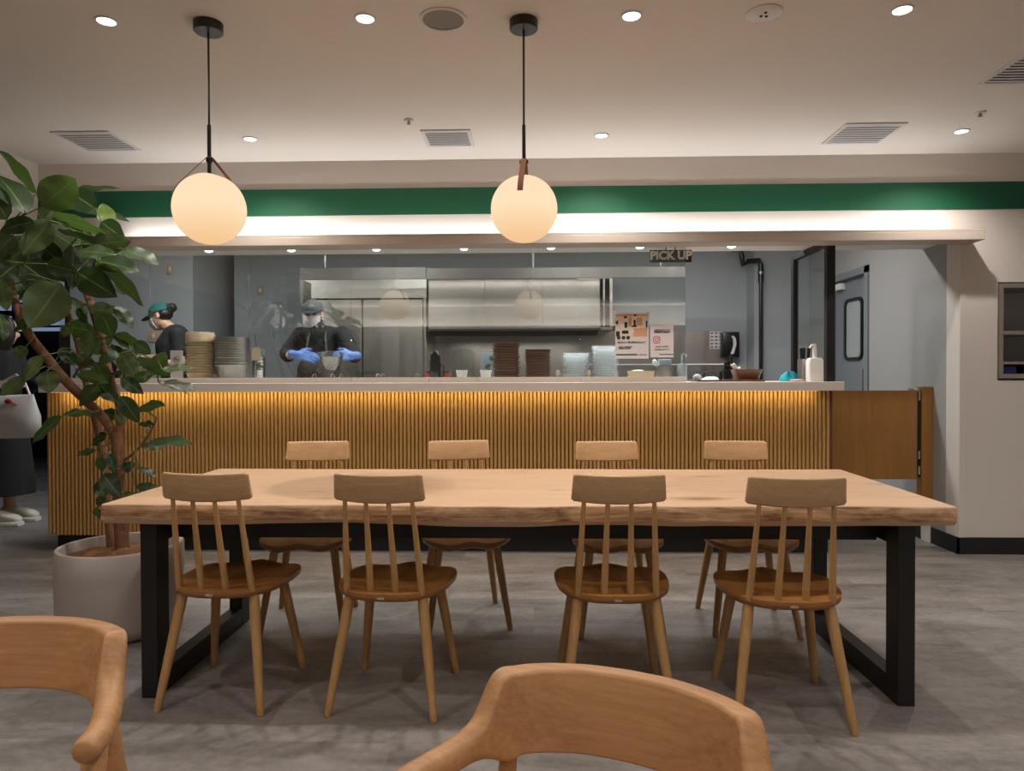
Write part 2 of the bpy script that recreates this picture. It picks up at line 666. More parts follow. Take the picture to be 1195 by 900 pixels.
def text(body, size, loc, mat, parent, rot=(PI / 2, 0, 0), ext=.0008, align='CENTER', name='lettering', bold=0.):
    c = bpy.data.curves.new(name, 'FONT')
    c.body = body
    c.size = size
    c.align_x = align
    c.align_y = 'CENTER'
    c.extrude = ext
    c.offset = bold
    c.resolution_u = 3
    o = bpy.data.objects.new(name, c)
    COL.objects.link(o)
    bpy.context.view_layer.update()
    dg = bpy.context.evaluated_depsgraph_get()
    me = bpy.data.meshes.new_from_object(o.evaluated_get(dg), depsgraph=dg)
    bpy.data.objects.remove(o)
    me.materials.clear()
    me.materials.append(mat)
    o = bpy.data.objects.new(name, me)
    COL.objects.link(o)
    o.location = loc
    o.rotation_euler = rot
    o.parent = parent
    return o


def smoothstep(a, b, x):
    t = max(0., min(1., (x - a) / (b - a)))
    return t * t * (3 - 2 * t)


def lerp(a, b, t):
    return a + (b - a) * t


# ================================================================== ROOM
CEIL = 2.68
WY = 4.85          # dining face of the back wall
RX = 2.85          # right cheek of the serving opening
LX = -3.43
SOF = 2.14
KZ = .12           # raised kitchen floor
KC = 2.62          # kitchen ceiling
KB = 7.7           # kitchen back wall

struct(G().box((-9, -5, -.1), (6.2, 12, 0)).obj('floor', M['floor'], smooth=False))
struct(G().box((-9, -5, CEIL), (6.2, WY + .15, CEIL + .1)).obj('ceiling', M['ceil'], smooth=False))
struct(G().box((RX, WY, 0), (3.10, WY + .15, CEIL)).box((3.10, WY, 0), (3.98, WY + .15, 1.165))
       .box((3.10, WY, 1.82), (3.98, WY + .15, CEIL)).box((3.98, WY, 0), (6.2, WY + .15, CEIL))
       .obj('wall_back', M['wall'], smooth=False))
struct(G().box((LX, WY, SOF), (RX, WY + .15, CEIL)).obj('wall_header', M['wall'], smooth=False))
struct(G().box((LX, WY - .006, 2.307), (6.2, WY - .001, 2.488)).obj('trim_1', M['green'], smooth=False),
       'dark green painted stripe running along the white wall above the hatch')
struct(G().box((LX, 4.68, 2.072), (RX + .06, WY - .001, 2.128), .004).box((LX, 4.68, 2.128), (RX + .06, 4.70, 2.142))
       .obj('trim_2', M['ledge'], smooth=False), 'beige ledge hiding the light strip above the hatch')
struct(G().box((LX, WY + .001, 2.12), (RX, 5.25, SOF)).box((LX, 5.25, 2.12), (RX, 5.30, KC)).obj('ceiling_hatch', M['ceil'], smooth=False))
struct(G().box((RX - .0, 4.845, .0), (RX + .045, WY, 2.072), .002).obj('trim_3', M['wall'], smooth=False))
struct(G().box((LX - .2, 1.5, 2.09), (LX, WY + .15, CEIL)).box((LX - .2, 4.9, 2.09), (LX, 5.3, CEIL)).obj('wall_left', M['wall'], smooth=False))
struct(G().box((6.2, -5, 0), (6.4, 12, 4)).obj('wall_right', M['wall'], smooth=False))
struct(G().box((-9, -5.2, 0), (6.4, -5, 4)).obj('wall_front', M['wall'], smooth=False))
# entrance side, far left
struct(G().box((-9.2, -5, 0), (-9, 12, 4)).obj('wall_far_left', M['wall'], smooth=False))
struct(G().box((-9, 10.4, 0), (-3.4, 10.6, 4)).obj('wall_entrance', M['dark'], smooth=False))
struct(G().box((-9, WY + .15, 3.0), (-3.4, 10.6, 3.1)).obj('ceiling_entrance', M['ceil'], smooth=False))
wn = struct(G().box((-8.6, 10.36, 1.9), (-6.2, 10.40, 2.85)).obj('window_1', M['skyb'], smooth=False), 'bluish lit window beyond the entrance')
mu = G()
for k in range(6):
    z = 1.95 + k * .17
    mu.box((-8.65, 10.30, z), (-6.15, 10.35, z + .03 + .05 * (k % 2)))
for x in (-8.65, -7.7, -6.9, -6.2):
    mu.box((x, 10.29, 1.85), (x + .05, 10.35, 2.9))
mu.obj('window_bar', M['black'], wn, smooth=False)

# kitchen shell
struct(G().box((-3.30, 4.95, .0), (1.95, 9.3, KZ)).box((1.95, 7.0, .0), (RX, 9.3, KZ)).obj('floor_kitchen', M['kfloor'], smooth=False))
struct(G().box((-4.64, 5.25, KC), (RX + .15, 9.3, KC + .1)).obj('ceiling_kitchen', M['ceil'], smooth=False))
struct(G().box((-4.64, 7.0, 0), (-3.39, 9.3, KC)).obj('wall_kitchen_left', M['grey'], smooth=False))
struct(G().box((-3.39, 9.1, 0), (-2.6, 9.3, KC)).obj('wall_corridor', M['grey'], smooth=False))
struct(G().box((-3.27, KB, 0), (2.286, KB + .2, KC)).obj('wall_kitchen_back', M['grey'], smooth=False))
bpy.data.objects['wall_kitchen_back'].data.transform(Matrix.Translation((0, 0, 0)))
struct(G().box((2.286, 7.44, 0), (RX, KB + .2, KC)).obj('wall_column', M['grey'], smooth=False))
rw = G().box((RX, WY + .15, 0), (RX + .15, 6.15, KC)).box((RX, 6.95, 0), (RX + .15, KB + .2, KC)).box((RX, 6.15, 2.12), (RX + .15, 6.95, KC))
struct(rw.obj('wall_kitchen_right', M['grey2'], smooth=False))

# baseboards
struct(G().box((RX - .012, WY - .012, 0), (6.2, WY, .112)).obj('baseboard_back', M['base'], smooth=False))
struct(G().box((RX - .012, WY - .012, 0), (RX, 6.1, .112)).obj('baseboard_right', M['base'], smooth=False))

# grey door in the right cheek
dr = struct(G().box((RX + .05, 6.20, .02), (RX + .09, 6.90, 2.08)).obj('door_1', M['doorg'], smooth=False), 'grey swing door with a rounded vision panel')
G().box((RX - .015, 6.13, 0), (RX + .12, 6.20, 2.14)).box((RX - .015, 6.90, 0), (RX + .12, 6.97, 2.14)).box((RX - .015, 6.13, 2.08), (RX + .12, 6.97, 2.14)).obj('door_frame', M['doorg'], dr, smooth=False)


def rrect(w, h, r, n=5):
    pts = []
    for cx, cy, a0 in ((w / 2 - r, h / 2 - r, 0), (-w / 2 + r, h / 2 - r, 90), (-w / 2 + r, -h / 2 + r, 180), (w / 2 - r, -h / 2 + r, 270)):
        for k in range(n + 1):
            a = math.radians(a0 + 90 * k / n)
            pts.append((cx + r * math.cos(a), cy + r * math.sin(a)))
    return pts


g = G()
cy, cz = 6.52, 1.62
o1 = rrect(.36, .56, .07)
i1 = rrect(.31, .51, .05)
g.rings([[Vector((RX + .05, cy + a, cz + b)) for a, b in o1], [Vector((RX + .03, cy + a, cz + b)) for a, b in o1],
         [Vector((RX + .03, cy + a, cz + b)) for a, b in i1], [Vector((RX + .05, cy + a, cz + b)) for a, b in i1]], cap=False)
g.obj('window_gasket', M['blackp'], dr)
g = G()
g.rings([[Vector((RX + .049, cy + a, cz + b)) for a, b in i1], [Vector((RX + .046, cy + a, cz + b)) for a, b in i1]])
g.obj('vision_panel', M['doorglass'], dr, smooth=False)
G().box((RX + .0, 6.70, 2.0), (RX + .049, 6.86, 2.06), .006).obj('door_closer', M['white'], dr)
G().tube([(RX + .05, 6.27, .95), (RX + .015, 6.27, .97), (RX + .015, 6.27, 1.25), (RX + .05, 6.27, 1.27)], .011, 8).obj('door_handle', M['steeld'], dr)

# ================================================================== COUNTER
CF = 4.80
CX0, CX1 = -3.354, 2.0
ctr = thing('service_counter', 'long service counter clad in vertical oak slats below the serving hatch', 'counter', (0, CF, 0))
G().box((CX0 + .02, .075, 0), (CX1 - .01, .70, 1.098)).obj('carcass', M['base'], ctr, smooth=False)
G().box((CX0 + .06, .065, 0), (CX1 - .01, .075, .115)).obj('kick_board', M['base'], ctr, smooth=False)
G().box((CX0, .022, .115), (CX1, .064, 1.098)).obj('slat_backing', M['slatback'], ctr, smooth=False)
g = G()
pitch = .0268
n = int((CX1 - CX0) / pitch)
for i in range(n):
    x = CX0 + .003 + i * pitch
    prof = [(0, .022), (0, .009), (.003, .003), (.0075, .0003), (.0105, 0), (.0135, .0003), (.018, .003), (.021, .009), (.021, .022)]
    g.rings([[Vector((x + a, b, .115)) for a, b in prof], [Vector((x + a, b, 1.098)) for a, b in prof]])
g.obj('slat_panel', M['slat'], ctr, angle=30)
# the left return of the counter
G().box((CX0 - .012, .022, .115), (CX0, .70, 1.098)).obj('end_panel', M['slat'], ctr, smooth=False)
G().box((CX0 + .05, -.045, 1.0985), (CX1 - .12, -.035, 1.0995)).obj('light_strip', M['led'], ctr, smooth=False)['label'] = 'warm glowing light strip under the worktop'

tag(G().box((-3.355, 4.72, 1.10), (2.036, 5.62, 1.16), .003).obj('worktop', M['stone'], smooth=False),
    'pale stone worktop running the whole length of the slatted counter', 'worktop')

# glass partition on the worktop
GY = 4.95
par = thing('glass_partition', 'clear glass sneeze screen standing on the worktop between diners and kitchen', 'glass screen', (0, GY, 1.16))


def gx(x):
    return pt(x, 400, GY).x


seams = [-3.36, gx(176), gx(291), gx(410), gx(677), gx(800)]
for a, b in zip(seams[:-1], seams[1:]):
    G().box((a + .0015, -.005, .036), (b - .0015, .005, 2.12 - 1.16 - .001)).obj('glass_pane', M['glass'], par, smooth=False)
bs = [-3.36, gx(411), gx(501), gx(557), gx(677), gx(800)]
for a, b in zip(bs[:-1], bs[1:]):
    G().box((a + .0012, -.025, 0), (b - .0012, .05, .036), .001).obj('base_rail', M['ledge'], par, smooth=False)

# black framed end screen
ex = 2.0
scn = thing('end_screen', 'black steel framed glass screen at the right end of the worktop', 'glass screen', (ex, 4.87, 1.16))
hz = 2.118 - 1.16
G().box((-.028, -.025, 0), (.028, .025, hz), .002).obj('post', M['black'], scn, smooth=False)
G().box((-.02, .62, 0), (.02, .67, hz), .002).obj('post', M['black'], scn, smooth=False)
G().box((-.02, .025, hz - .04), (.02, .62, hz), .002).obj('top_rail', M['black'], scn, smooth=False)
G().box((-.004, .025, .0), (.004, .62, hz - .04)).obj('glass_pane', M['glass2'], scn, smooth=False)

# swing gate
gt = thing('swing_gate', 'low oak swing gate closing the gap between the counter end and the wall', 'gate', (RX, 5.17, 0))
G().box((-.80, 0, .455), (-.105, .035, 1.092), .002).obj('gate_panel', M['gate'], gt, smooth=False)
G().box((-.078, -.01, .18), (-.002, .06, 1.118), .002).obj('gate_post', M['gate'], gt, smooth=False)
G().box((-.1035, .005, .47), (-.0795, .03, 1.08)).obj('hinge_strip', M['black'], gt, smooth=False)
for z in (.49, .60, 1.02):
    G().tube([(-.092, .0, z), (-.092, .0, z + .06)], .008, 8).obj('hinge', M['chrome'], gt)
G().box((-.16, .005, 1.093), (-.06, .025, 1.108), .003).obj('latch', M['chrome'], gt)
tag(G().box((RX - .03, 5.16, .001), (RX - .0125, 5.26, .17), .002).obj('wall_post_foot', M['white'], smooth=False), 'white post foot under the oak gate post by the wall', 'post foot')

# stainless niche shelf in the right wall
nz0, nz1, nx0, nx1 = 1.178, 1.812, 3.105, 3.975
ns = thing('wall_niche_shelf', 'stainless steel framed recessed shelf unit in the white right-hand wall', 'shelf', (nx0, WY, nz0))
w, h = nx1 - nx0, nz1 - nz0
t = .03
G().box((0, -.006, 0), (t, .30, h)).box((w - t, -.006, 0), (w, .30, h)).box((t, -.006, h - t), (w - t, .30, h)).box((t, -.006, 0), (w - t, .30, t)).obj('shelf_frame', M['satin'], ns, smooth=False)
G().box((0, .30, 0), (w, .31, h)).obj('back_panel', M['grey'], ns, smooth=False)
G().box((t, -.002, .293), (w - t, .30, .318)).obj('shelf_board', M['satin'], ns, smooth=False)
G().box((t, -.002, .094), (w - t, .30, .112)).obj('shelf_board', M['satin'], ns, smooth=False)
tag(G().box((.0, 0, 0), (.11, .2, .012), .002).box((.0, 0, .012), (.105, .195, .05), .004).obj('folder', M['blue'], None, (nx0 + .034, WY + .03, nz0 + .031)), 'blue folder lying in the bottom bay of the wall niche', 'folder')
pr = thing('receipt_printer', 'black machine with a white curved top in the bottom bay of the wall niche', 'printer', (nx0 + .19, WY + .04, nz0 + .031))
G().box((0, 0, 0), (.3, .2, .045), .008).obj('printer_body', M['blackp'], pr)
G().tube([(.02, .0, .046), (.08, -.004, .054), (.2, -.004, .054), (.28, .0, .046)], [.005, .006, .006, .005], 8).obj('top_cover', M['white'], pr)

# ================================================================== CEILING FIXTURES


def spot(loc, power, col, angle=100, blend=.6, r=.02, rot=(0, 0, 0), name='spot_light'):
    l = bpy.data.lights.new(name, 'SPOT')
    l.energy = power
    l.color = col
    l.spot_size = math.radians(angle)
    l.spot_blend = blend
    l.shadow_soft_size = r
    o = bpy.data.objects.new(name, l)
    COL.objects.link(o)
    o.location = loc
    o.rotation_euler = rot
    return o


def area(loc, sx, sy, power, col, rot=(0, 0, 0), name='area_light', spread=PI):
    l = bpy.data.lights.new(name, 'AREA')
    l.shape = 'RECTANGLE'
    l.size, l.size_y = sx, sy
    l.energy = power
    l.color = col
    l.spread = spread
    o = bpy.data.objects.new(name, l)
    COL.objects.link(o)
    o.location = loc
    o.rotation_euler = rot
    return o


NEUTRAL = (1., .94, .875)
COOL = (.93, .97, 1.)


def downlight(loc, r, label, group, dome=0.):
    t = thing('downlight', label, 'downlight', loc, 0, group)
    g = G()
    g.lathe([(r, 0), (r, -.004), (r * .86, -.006), (r * .84, -.002), (r * .80, .0)], n=28, cap=False)
    g.obj('trim_ring', M['ring'], t)
    g = G()
    g.lathe([(r * .80, -.0005), (r * .74, -.0008 - dome * .7), (r * .45, -.001 - dome), (.002, -.0012 - dome * 1.05)], n=28, cap=True)
    g.obj('lens', M['lens'], t)
    return t


near = [(124, 24), (426, 21), (737, 18), (1053, 11)]
far = [(292, 162), (702, 158), (1122, 153)]
nl = ['leftmost ceiling downlight of the near row, left of the left globe lamp',
      'near-row ceiling downlight between the left globe lamp and the round speaker',
      'near-row ceiling downlight right of the right globe lamp',
      'rightmost ceiling downlight of the near row, right of the round alarm plate']
fl = ['ceiling downlight of the far row, just right of the left globe cord',
      'ceiling downlight of the far row, right of the right globe cord',
      'ceiling downlight of the far row, right of the right-hand vent']
P_DINE = 56
for (x, y), lb in zip(near, nl):
    p = onz(x, y, CEIL - .001)
    downlight((p.x, p.y, CEIL - .0005), .043, lb, 'dining ceiling downlights')
    spot((p.x, p.y, CEIL - .03), P_DINE, NEUTRAL, 140, .9)
for (x, y), lb in zip(far, fl):
    p = onz(x, y, CEIL - .001)
    downlight((p.x, p.y, CEIL - .0005), .045, lb, 'dining ceiling downlights')
    spot((p.x, p.y, CEIL - .03), P_DINE * .9, NEUTRAL, 140, .9)
# the same grid goes on over the rest of the dining room, out of the picture
for yy in (1.5, .05, -1.4, -2.9):
    for xx in (-3.6, -1.75, .42, 2.6, 4.6):
        spot((xx, yy, CEIL - .03), P_DINE * .85, NEUTRAL, 140, .9)
for yy in (2.97, 4.3):  # further unseen lamps added to brighten the right wall
    spot((4.6, yy, CEIL - .03), P_DINE * .7, NEUTRAL, 140, .9)
spot((-5.5, 6.5, 2.95), 45, (.85, .92, 1.), 120, .7)
spot((-5.6, 3.2, CEIL - .03), 30, (.85, .92, 1.), 120, .7)


def vent(c, size, slats, label, frame):
    t = thing('ceiling_vent', label, 'vent', c, 0, 'ceiling air vents')
    h = size / 2
    f = .022
    g = G()
    g.box((-h, -h, -.008), (h, -h + f, 0), .002).box((-h, h - f, -.008), (h, h, 0), .002)
    g.box((-h, -h + f, -.008), (-h + f, h - f, 0), .002).box((h - f, -h + f, -.008), (h, h - f, 0), .002)
    g.obj('vent_frame', M['grille'], t, smooth=False)
    G().box((-h + f, -h + f, -.001), (h - f, h - f, -.0005)).obj('vent_backing', M['steeld'], t, smooth=False)
    g = G()
    for k in range(slats):
        y = -h + f + (k + .5) * (size - 2 * f) / slats
        d = (size - 2 * f) / slats
        g.rings([[Vector((x, y - d * .48, -.008)), Vector((x, y - d * .42, -.0088)), Vector((x, y + d * .44, -.0035)), Vector((x, y + d * .38, -.0025))] for x in (-h + f, h - f)])
    g.obj('louvre', M['grille'], t, smooth=False)
    return t


for cx, cyy, s, nsl, lb in ((114, 164.5, .36, 8, 'square ceiling air vent above the potted fig, left of the left globe lamp'),
                           (523, 161, .30, 8, 'smaller square ceiling air vent just left of the right globe cord'),
                           (1007, 155.5, .36, 8, 'square ceiling air vent right of centre above the framed end screen'),
                           (1212, 79, .36, 10, 'ceiling air vent cut off by the right edge of the picture')):
    p = onz(cx, cyy, CEIL)
    vent((p.x, p.y, CEIL - .0005), s, nsl, lb, None)

p = onz(517, 22, CEIL)
sp = thing('ceiling_speaker', 'round flush ceiling speaker with a perforated grey grille', 'speaker', (p.x, p.y, CEIL - .0005))
G().lathe([(.098, 0), (.098, -.004), (.088, -.008), (.084, -.006), (.084, -.001)], n=40, cap=False).obj('speaker_rim', M['ring'], sp)
G().lathe([(.086, -.002), (.05, -.006), (.003, -.0075)], n=40).obj('speaker_grille', plain('speaker_mesh', '8f8781', .6, bump=.5, bscale=400), sp)
p = onz(892, 15, CEIL)
al = thing('ceiling_alarm', 'round white ceiling plate with small holes right of the near downlights', 'detector', (p.x, p.y, CEIL - .0005))
G().lathe([(.072, 0), (.072, -.003), (.066, -.006), (.003, -.007)], n=36).obj('cover_plate', M['ring'], al)
for dx, dy in ((-.01, .01), (.012, .012), (.0, -.018)):
    G().lathe([(.006, -.0068), (.006, -.009), (.004, -.011)], (dx, dy, 0), 12).obj('indicator', M['dark'], al)
for x, y, lb in ((477, 140, 'small sprinkler head on the ceiling near the middle vent'), (1144, 131, 'small sprinkler head on the ceiling above the far right downlight'),
                 (1, 187, 'small fitting on the white bulkhead at the far left edge')):
    p = onz(x, y, CEIL) if x > 10 else Vector((LX, 4.55, 2.6))
    s_ = thing('ceiling_sprinkler', lb, 'sprinkler', (p.x, p.y, CEIL - .0005))
    if x < 10:
        s_.location = pt(1.5, 187.5, 4.57)
        s_.location.x = LX
        s_.rotation_euler = (0, PI / 2 * -1, 0)
    G().lathe([(.028, 0), (.026, -.005), (.012, -.006)], n=20).obj('escutcheon', M['ring'], s_)
    G().lathe([(.008, -.006), (.007, -.02), (.014, -.022), (.013, -.024)], n=14).obj('deflector', M['steeld'], s_)

# pendants


def pendant(x, y, label, tilt, strap_rot, gy):
    p = onz(x, y, CEIL)
    c = pt(*gy[:2], p.y)
    t = thing('globe_pendant', label, 'pendant lamp', (p.x, p.y, CEIL - .0005), 0, 'opal globe pendants')
    z = c.z - CEIL
    R = gy[2]
    G().lathe([(.059, 0), (.059, -.036), (.056, -.039), (.002, -.039)], n=36).obj('ceiling_rose', M['blackp'], t)
    jz = pt(x, 146, p.y).z - CEIL
    kz = z + R + .062
    G().tube([(0, 0, -.039), (0, 0, jz)], .0045, 8).obj('cord', M['blackp'], t)
    G().tube([(0, 0, jz), (0, 0, z + R * .84)], .008, 10).obj('stem', M['blackp'], t)
    g = G()
    prof = []
    nn = 26
    for k in range(nn + 1):
        a = -PI / 2 + PI * k / nn
        r_, z_ = R * math.cos(a), R * math.sin(a)
        z_ = min(z_, R * .93 - .012 * (1 - min(1, r_ / (R * .4))) * 0)
        prof.append((max(r_, .002), z_))
    g.lathe(prof, n=44, mat=Matrix.Rotation(tilt, 3, 'Y'))
    sh = g.obj('globe_shade', M['globe'], t, (0, 0, z))
    # leather strap: over the collar and down both flanks
    g = G()
    q = Matrix.Rotation(strap_rot, 3, 'Z')
    pts = []
    for k in range(-12, 13):
        s = k / 12
        if abs(s) < .18:
            px, pz = s / .18 * .014, kz + .006 * (1 - (s / .18) ** 2)
        elif abs(s) < .66:
            u = (abs(s) - .18) / .48
            a = math.radians(48)
            px, pz = lerp(.014, R * 1.01 * math.sin(a), u), lerp(kz, z + R * 1.01 * math.cos(a), u)
        else:
            u = (abs(s) - .66) / .34
            a = math.radians(lerp(48, 72, u))
            px, pz = (R * 1.012) * math.sin(a), z + (R * 1.012) * math.cos(a)
        px = abs(px) * (1 if s > 0 else -1)
        pts.append(Vector((px, 0, pz)))
    rings = []
    for i, pp in enumerate(pts):
        tn = (pts[min(i + 1, len(pts) - 1)] - pts[max(i - 1, 0)]).normalized()
        nr = Vector((-tn.z, 0, tn.x))
        rings.append([q @ (pp + Vector((0, sy * .0115, 0)) + nr * so) for sy, so in ((-1, 0), (1, 0), (1, .003), (-1, .003))])
    g.rings(rings)
    g.obj('strap', M['leather'], t)
    G().tube([q @ Vector((0, -.018, kz - .004)), q @ Vector((0, .018, kz - .004))], .008, 10).lathe([(.012, kz - .014), (.014, kz - .006), (.012, kz + .002)], n=16).obj('strap_collar', M['blackp'], t)
    return t


pendant(243, 27, 'opal globe pendant lamp on the left, near the potted fig', math.radians(14), math.radians(38), (245, 244, .147))
pendant(611, 24, 'opal globe pendant lamp on the right, above the middle of the table', math.radians(-1), math.radians(84), (613, 244, .139))

# soffit downlights of the hatch
sx = [235, 335, 437, 541, 643, 746, 851]
for i, x in enumerate(sx):
    p = onz(x, 288, 2.1195)
    side = ['leftmost', 'second from left', 'third from left', 'middle', 'third from right', 'second from right', 'rightmost'][i]
    downlight((p.x, 5.06, 2.1195), .036, side + ' of the seven small downlights in the hatch soffit', 'hatch soffit downlights', .018)
    spot((p.x, 5.06, 2.095), 20, COOL, 120, .7, .025)

# kitchen ceiling lamps
for i, (x, y) in enumerate(((-2.9, 5.75), (-1.3, 5.75), (.35, 5.75), (1.5, 5.75))):
    kl = thing('ceiling_lamp', 'flat white ceiling lamp inside the kitchen', 'ceiling lamp', (x, y, KC - .0005), 0, 'kitchen ceiling lamps')
    G().box((-.32, -.09, -.03), (.32, .09, 0), .005).obj('lamp_housing', M['ring'], kl)
    G().box((-.3, -.07, -.034), (.3, .07, -.0305)).obj('diffuser', emit('kitchen_lamp', 'f3f4f4', 6.) if i == 0 else bpy.data.materials['kitchen_lamp'], kl, smooth=False)

    area((x, y, KC - .04),   .6, .14, 27, (.97, .985, 1.), name='kitchen_tube')

# light strips
area((-.05, 4.79, 2.132), 5.5, .02, 15, (1., .985, .96), (PI + math.radians(6), 0, 0), 'uplight_strip')
# unseen uplight added on the rear wall to brighten the ceiling
area((-.5, -4.86, 2.19), 10, .03, 50, (1., .95, .89), (PI, 0, 0), 'uplight_strip')
struct(G().box((-6, -5, 2.12), (5, -4.7, 2.16)).box((-6, -4.72, 2.16), (5, -4.7, 2.24)).obj('fill_ledge', M['ledge'], smooth=False))  # unseen ledge added to keep the rear uplight out of the glass reflections
area((-.68, CF - .05, 1.094), 5.1, .012, 5.2, (1., .85, .38), (math.radians(25), 0, 0), 'counter_strip')

# ================================================================== TABLE
TZ, TT = .735, .072
tb = thing('communal_table', 'long live-edge wooden slab table on black steel frames', 'table', (0, 3.06, 0))
# slab outline, front edge slightly wavy
fx0, fx1 = pt(118, 590, 2.55).x, pt(1115, 592, 2.55).x
bx0, bx1 = pt(258, 547, 3.58).x, pt(978, 547, 3.58).x
xs = [i / 60 for i in range(61)]


def wav(u):
    return .009 * math.sin(u * 9) + .008 * math.sin(u * 23 + 1) + .003 * math.sin(u * 71) + .010 * math.exp(-((u - .63) / .07) ** 2) - .008 * math.exp(-((u - .52) / .05) ** 2)


g = G()
rings = []
for u in xs:
    wf = wav(u)
    wb = .008 * math.sin(u * 11 + 2)
    xf, xb = lerp(fx0, fx1, u), lerp(bx0, bx1, u)
    dip = .004 * math.sin(u * 17) + .006 * math.exp(-((u - .66) / .06) ** 2)
    sec = [(xf, -.511 + wf, TZ - .0005), (xf, -.514 + wf, TZ - .004), (xf, -.52 + wf, TZ - .03), (xf, -.519 + wf, TZ - .055), (xf, -.502 + wf, TZ - TT - dip),
           (xb, .50 + wb, TZ - TT), (xb, .515 + wb, TZ - .05), (xb, .522 + wb, TZ - .02), (xb, .512 + wb, TZ - .002), (xb, .49 + wb, TZ), (xf, -.47 + wf, TZ)]
    rings.append([Vector(p) for p in sec])
g.rings(rings)
slab = g.obj('tabletop', M['slab'], tb, angle=35)
slab.data.materials.append(M['edge'])
for f in slab.data.polygons:
    if abs(f.normal.z) < .6:
        f.material_index = 1
FX = (pt(165, 800, 2.6).x, pt(1068, 800, 2.6).x)
for i, x0 in enumerate((FX[0], FX[1] - .062)):
    x1 = x0 + .062
    y0, y1, zt = -.46, .40, TZ - TT - .001
    g = G()
    g.box((x0, y0, 0), (x1, y0 + .09, zt), .003).box((x0, y1 - .09, 0), (x1, y1, zt), .003)
    g.box((x0, y0 + .09, 0), (x1, y1 - .09, .085), .003).box((x0, y0 + .09, zt - .085), (x1, y1 - .09, zt), .003)
    g.obj('leg_frame', M['black'], tb, smooth=False)
G().box((FX[0] + .062, -.30, TZ - TT - .095), (FX[1] - .062, -.24, TZ - TT - .001), .002).box((FX[0] + .062, .22, TZ - TT - .095), (FX[1] - .062, .28, TZ - TT - .001), .002).obj('cross_beam', M['black'], tb, smooth=False)

# ================================================================== SPINDLE CHAIRS
GRP = 'spindle back chairs around the long table'


def make_chair(label, loc, rot):
    t = thing('dining_chair', label, 'chair', loc, rot, GRP)
    # seat
    g = G()
    nseg = 56

    def out(k, s):
        a = 2 * PI * k / nseg
        e = 2 / 2.7
        cx_, sy_ = math.cos(a), math.sin(a)
        y = math.copysign(abs(sy_) ** e, sy_) * .222 + .030
        wx = .212 * (1 + .07 * (y - .03) / .2)
        x = math.copysign(abs(cx_) ** e, cx_) * wx
        return x * s, (y - .03) * s + .03

    def top(x, y, s):
        z = .437 - .013 * (1 - s * s)
        fr = smoothstep(-.02, .2, y)
        z -= .012 * fr * math.exp(-((abs(x) - .1) / .06) ** 2)
        z += .004 * fr * math.exp(-(x / .03) ** 2)
        return z
    rings = []
    for s in (.02, .2, .4, .6, .75, .88, .96, 1.0):
        r = []
        for k in range(nseg):
            x, y = out(k, s)
            r.append(Vector((x, y, top(x, y, s) - (.003 if s == 1. else 0))))
        rings.append(r)
    for s, z in ((1.004, .424), (.99, .413), (.93, .403), (.82, .398), (.4, .397), (.02, .397)):
        r = []
        for k in range(nseg):
            x, y = out(k, s)
            d = (top(x, y, 1.) - .437) * (1 if s > .9 else .3)
            r.append(Vector((x, y, z + d)))
        rings.append(r)
    g.rings(rings)
    seat = g.obj('seat', M['oakseat'], t, angle=60)
    text('HIDA', .011, (0, -.1935, .419), M['paper'], seat, name='lettering')
    # legs
    for sx_, sy_ in ((-1, -1), (1, -1), (-1, 1), (1, 1)):
        a = Vector((sx_ * .135, sy_ * .125 - (.0 if sy_ < 0 else 0), .405))
        b = Vector((sx_ * .192, sy_ * .205, 0.0))
        P = [a.lerp(b, u) for u in (0, .12, .5, .85, .985, 1.)]
        G().tube(P, [.0185, .0195, .0175, .0145, .0132, .0115], 14).obj('leg', M['oakz'], t)
    # spindles
    for k in (-1.5, -.5, .5, 1.5):
        a = Vector((k * .092, -.158 + .012 * (abs(k) > 1), .425))
        b = Vector((k * .080, -.228 + .014 * (abs(k) > 1), .775))
        P = [a.lerp(b, u) for u in (0, .1, .4, .8, 1.)]
        G().tube(P, [.0115, .0125, .0115, .0088, .0075], 12).obj('spindle', M['oakz'], t)
    # backrest
    g = G()
    rings = []
    us = [-1, -.985, -.95] + [i / 10 for i in range(-9, 10)] + [.95, .985, 1]
    for u in us:
        x = .160 * u
        e = 1 - smoothstep(.95, 1.0, abs(u)) * .12
        zt = .862 + .002 * u * u
        zb = .764 - .004 * (1 - u * u) + .004 * u * u
        zm, hh = (zt + zb) / 2, (zt - zb) / 2 * e
        th = .0105 * (1 - smoothstep(.95, 1.0, abs(u)) * .35)
        sec = []
        for a, b in rrect(2 * th, 2 * hh, min(th * .8, .008), 3):
            yy = -.228 + .034 * u * u + a - (zm + b - .762) * .22
            sec.append(Vector((x * (1 - .02 * (b / hh)), yy, zm + b)))
        rings.append(sec)
    g.rings(rings)
    g.obj('backrest', M['oakx'], t, angle=50)
    return t


L = ['front row spindle-back oak chair nearest the plant pot, back towards the viewer',
     'front row spindle-back oak chair second from the left, back towards the viewer',
     'front row spindle-back oak chair third from the left, seen squarely from behind',
     'front row spindle-back oak chair on the right, by the right table frame',
     'spindle-back oak chair across the table, leftmost of the counter side row',
     'spindle-back oak chair across the table, second from left on the counter side',
     'spindle-back oak chair across the table, third from left on the counter side',
     'spindle-back oak chair across the table, rightmost of the counter side row']
pos = [(-1.150, 2.69, -3), (-.522, 2.665, -5), (.293, 2.66, 0), (.890, 2.605, -4),
       (-1.10, 3.46, 186), (-.345, 3.51, 193), (.39, 3.46, 184), (1.03, 3.48, 178)]
c0 = make_chair(L[0], (pos[0][0], pos[0][1], 0), math.radians(pos[0][2]))
for (x, y, r), lb in list(zip(pos, L))[1:]:
    dup(c0, (x, y, 0), math.radians(r), lb)

# ================================================================== ARMCHAIRS


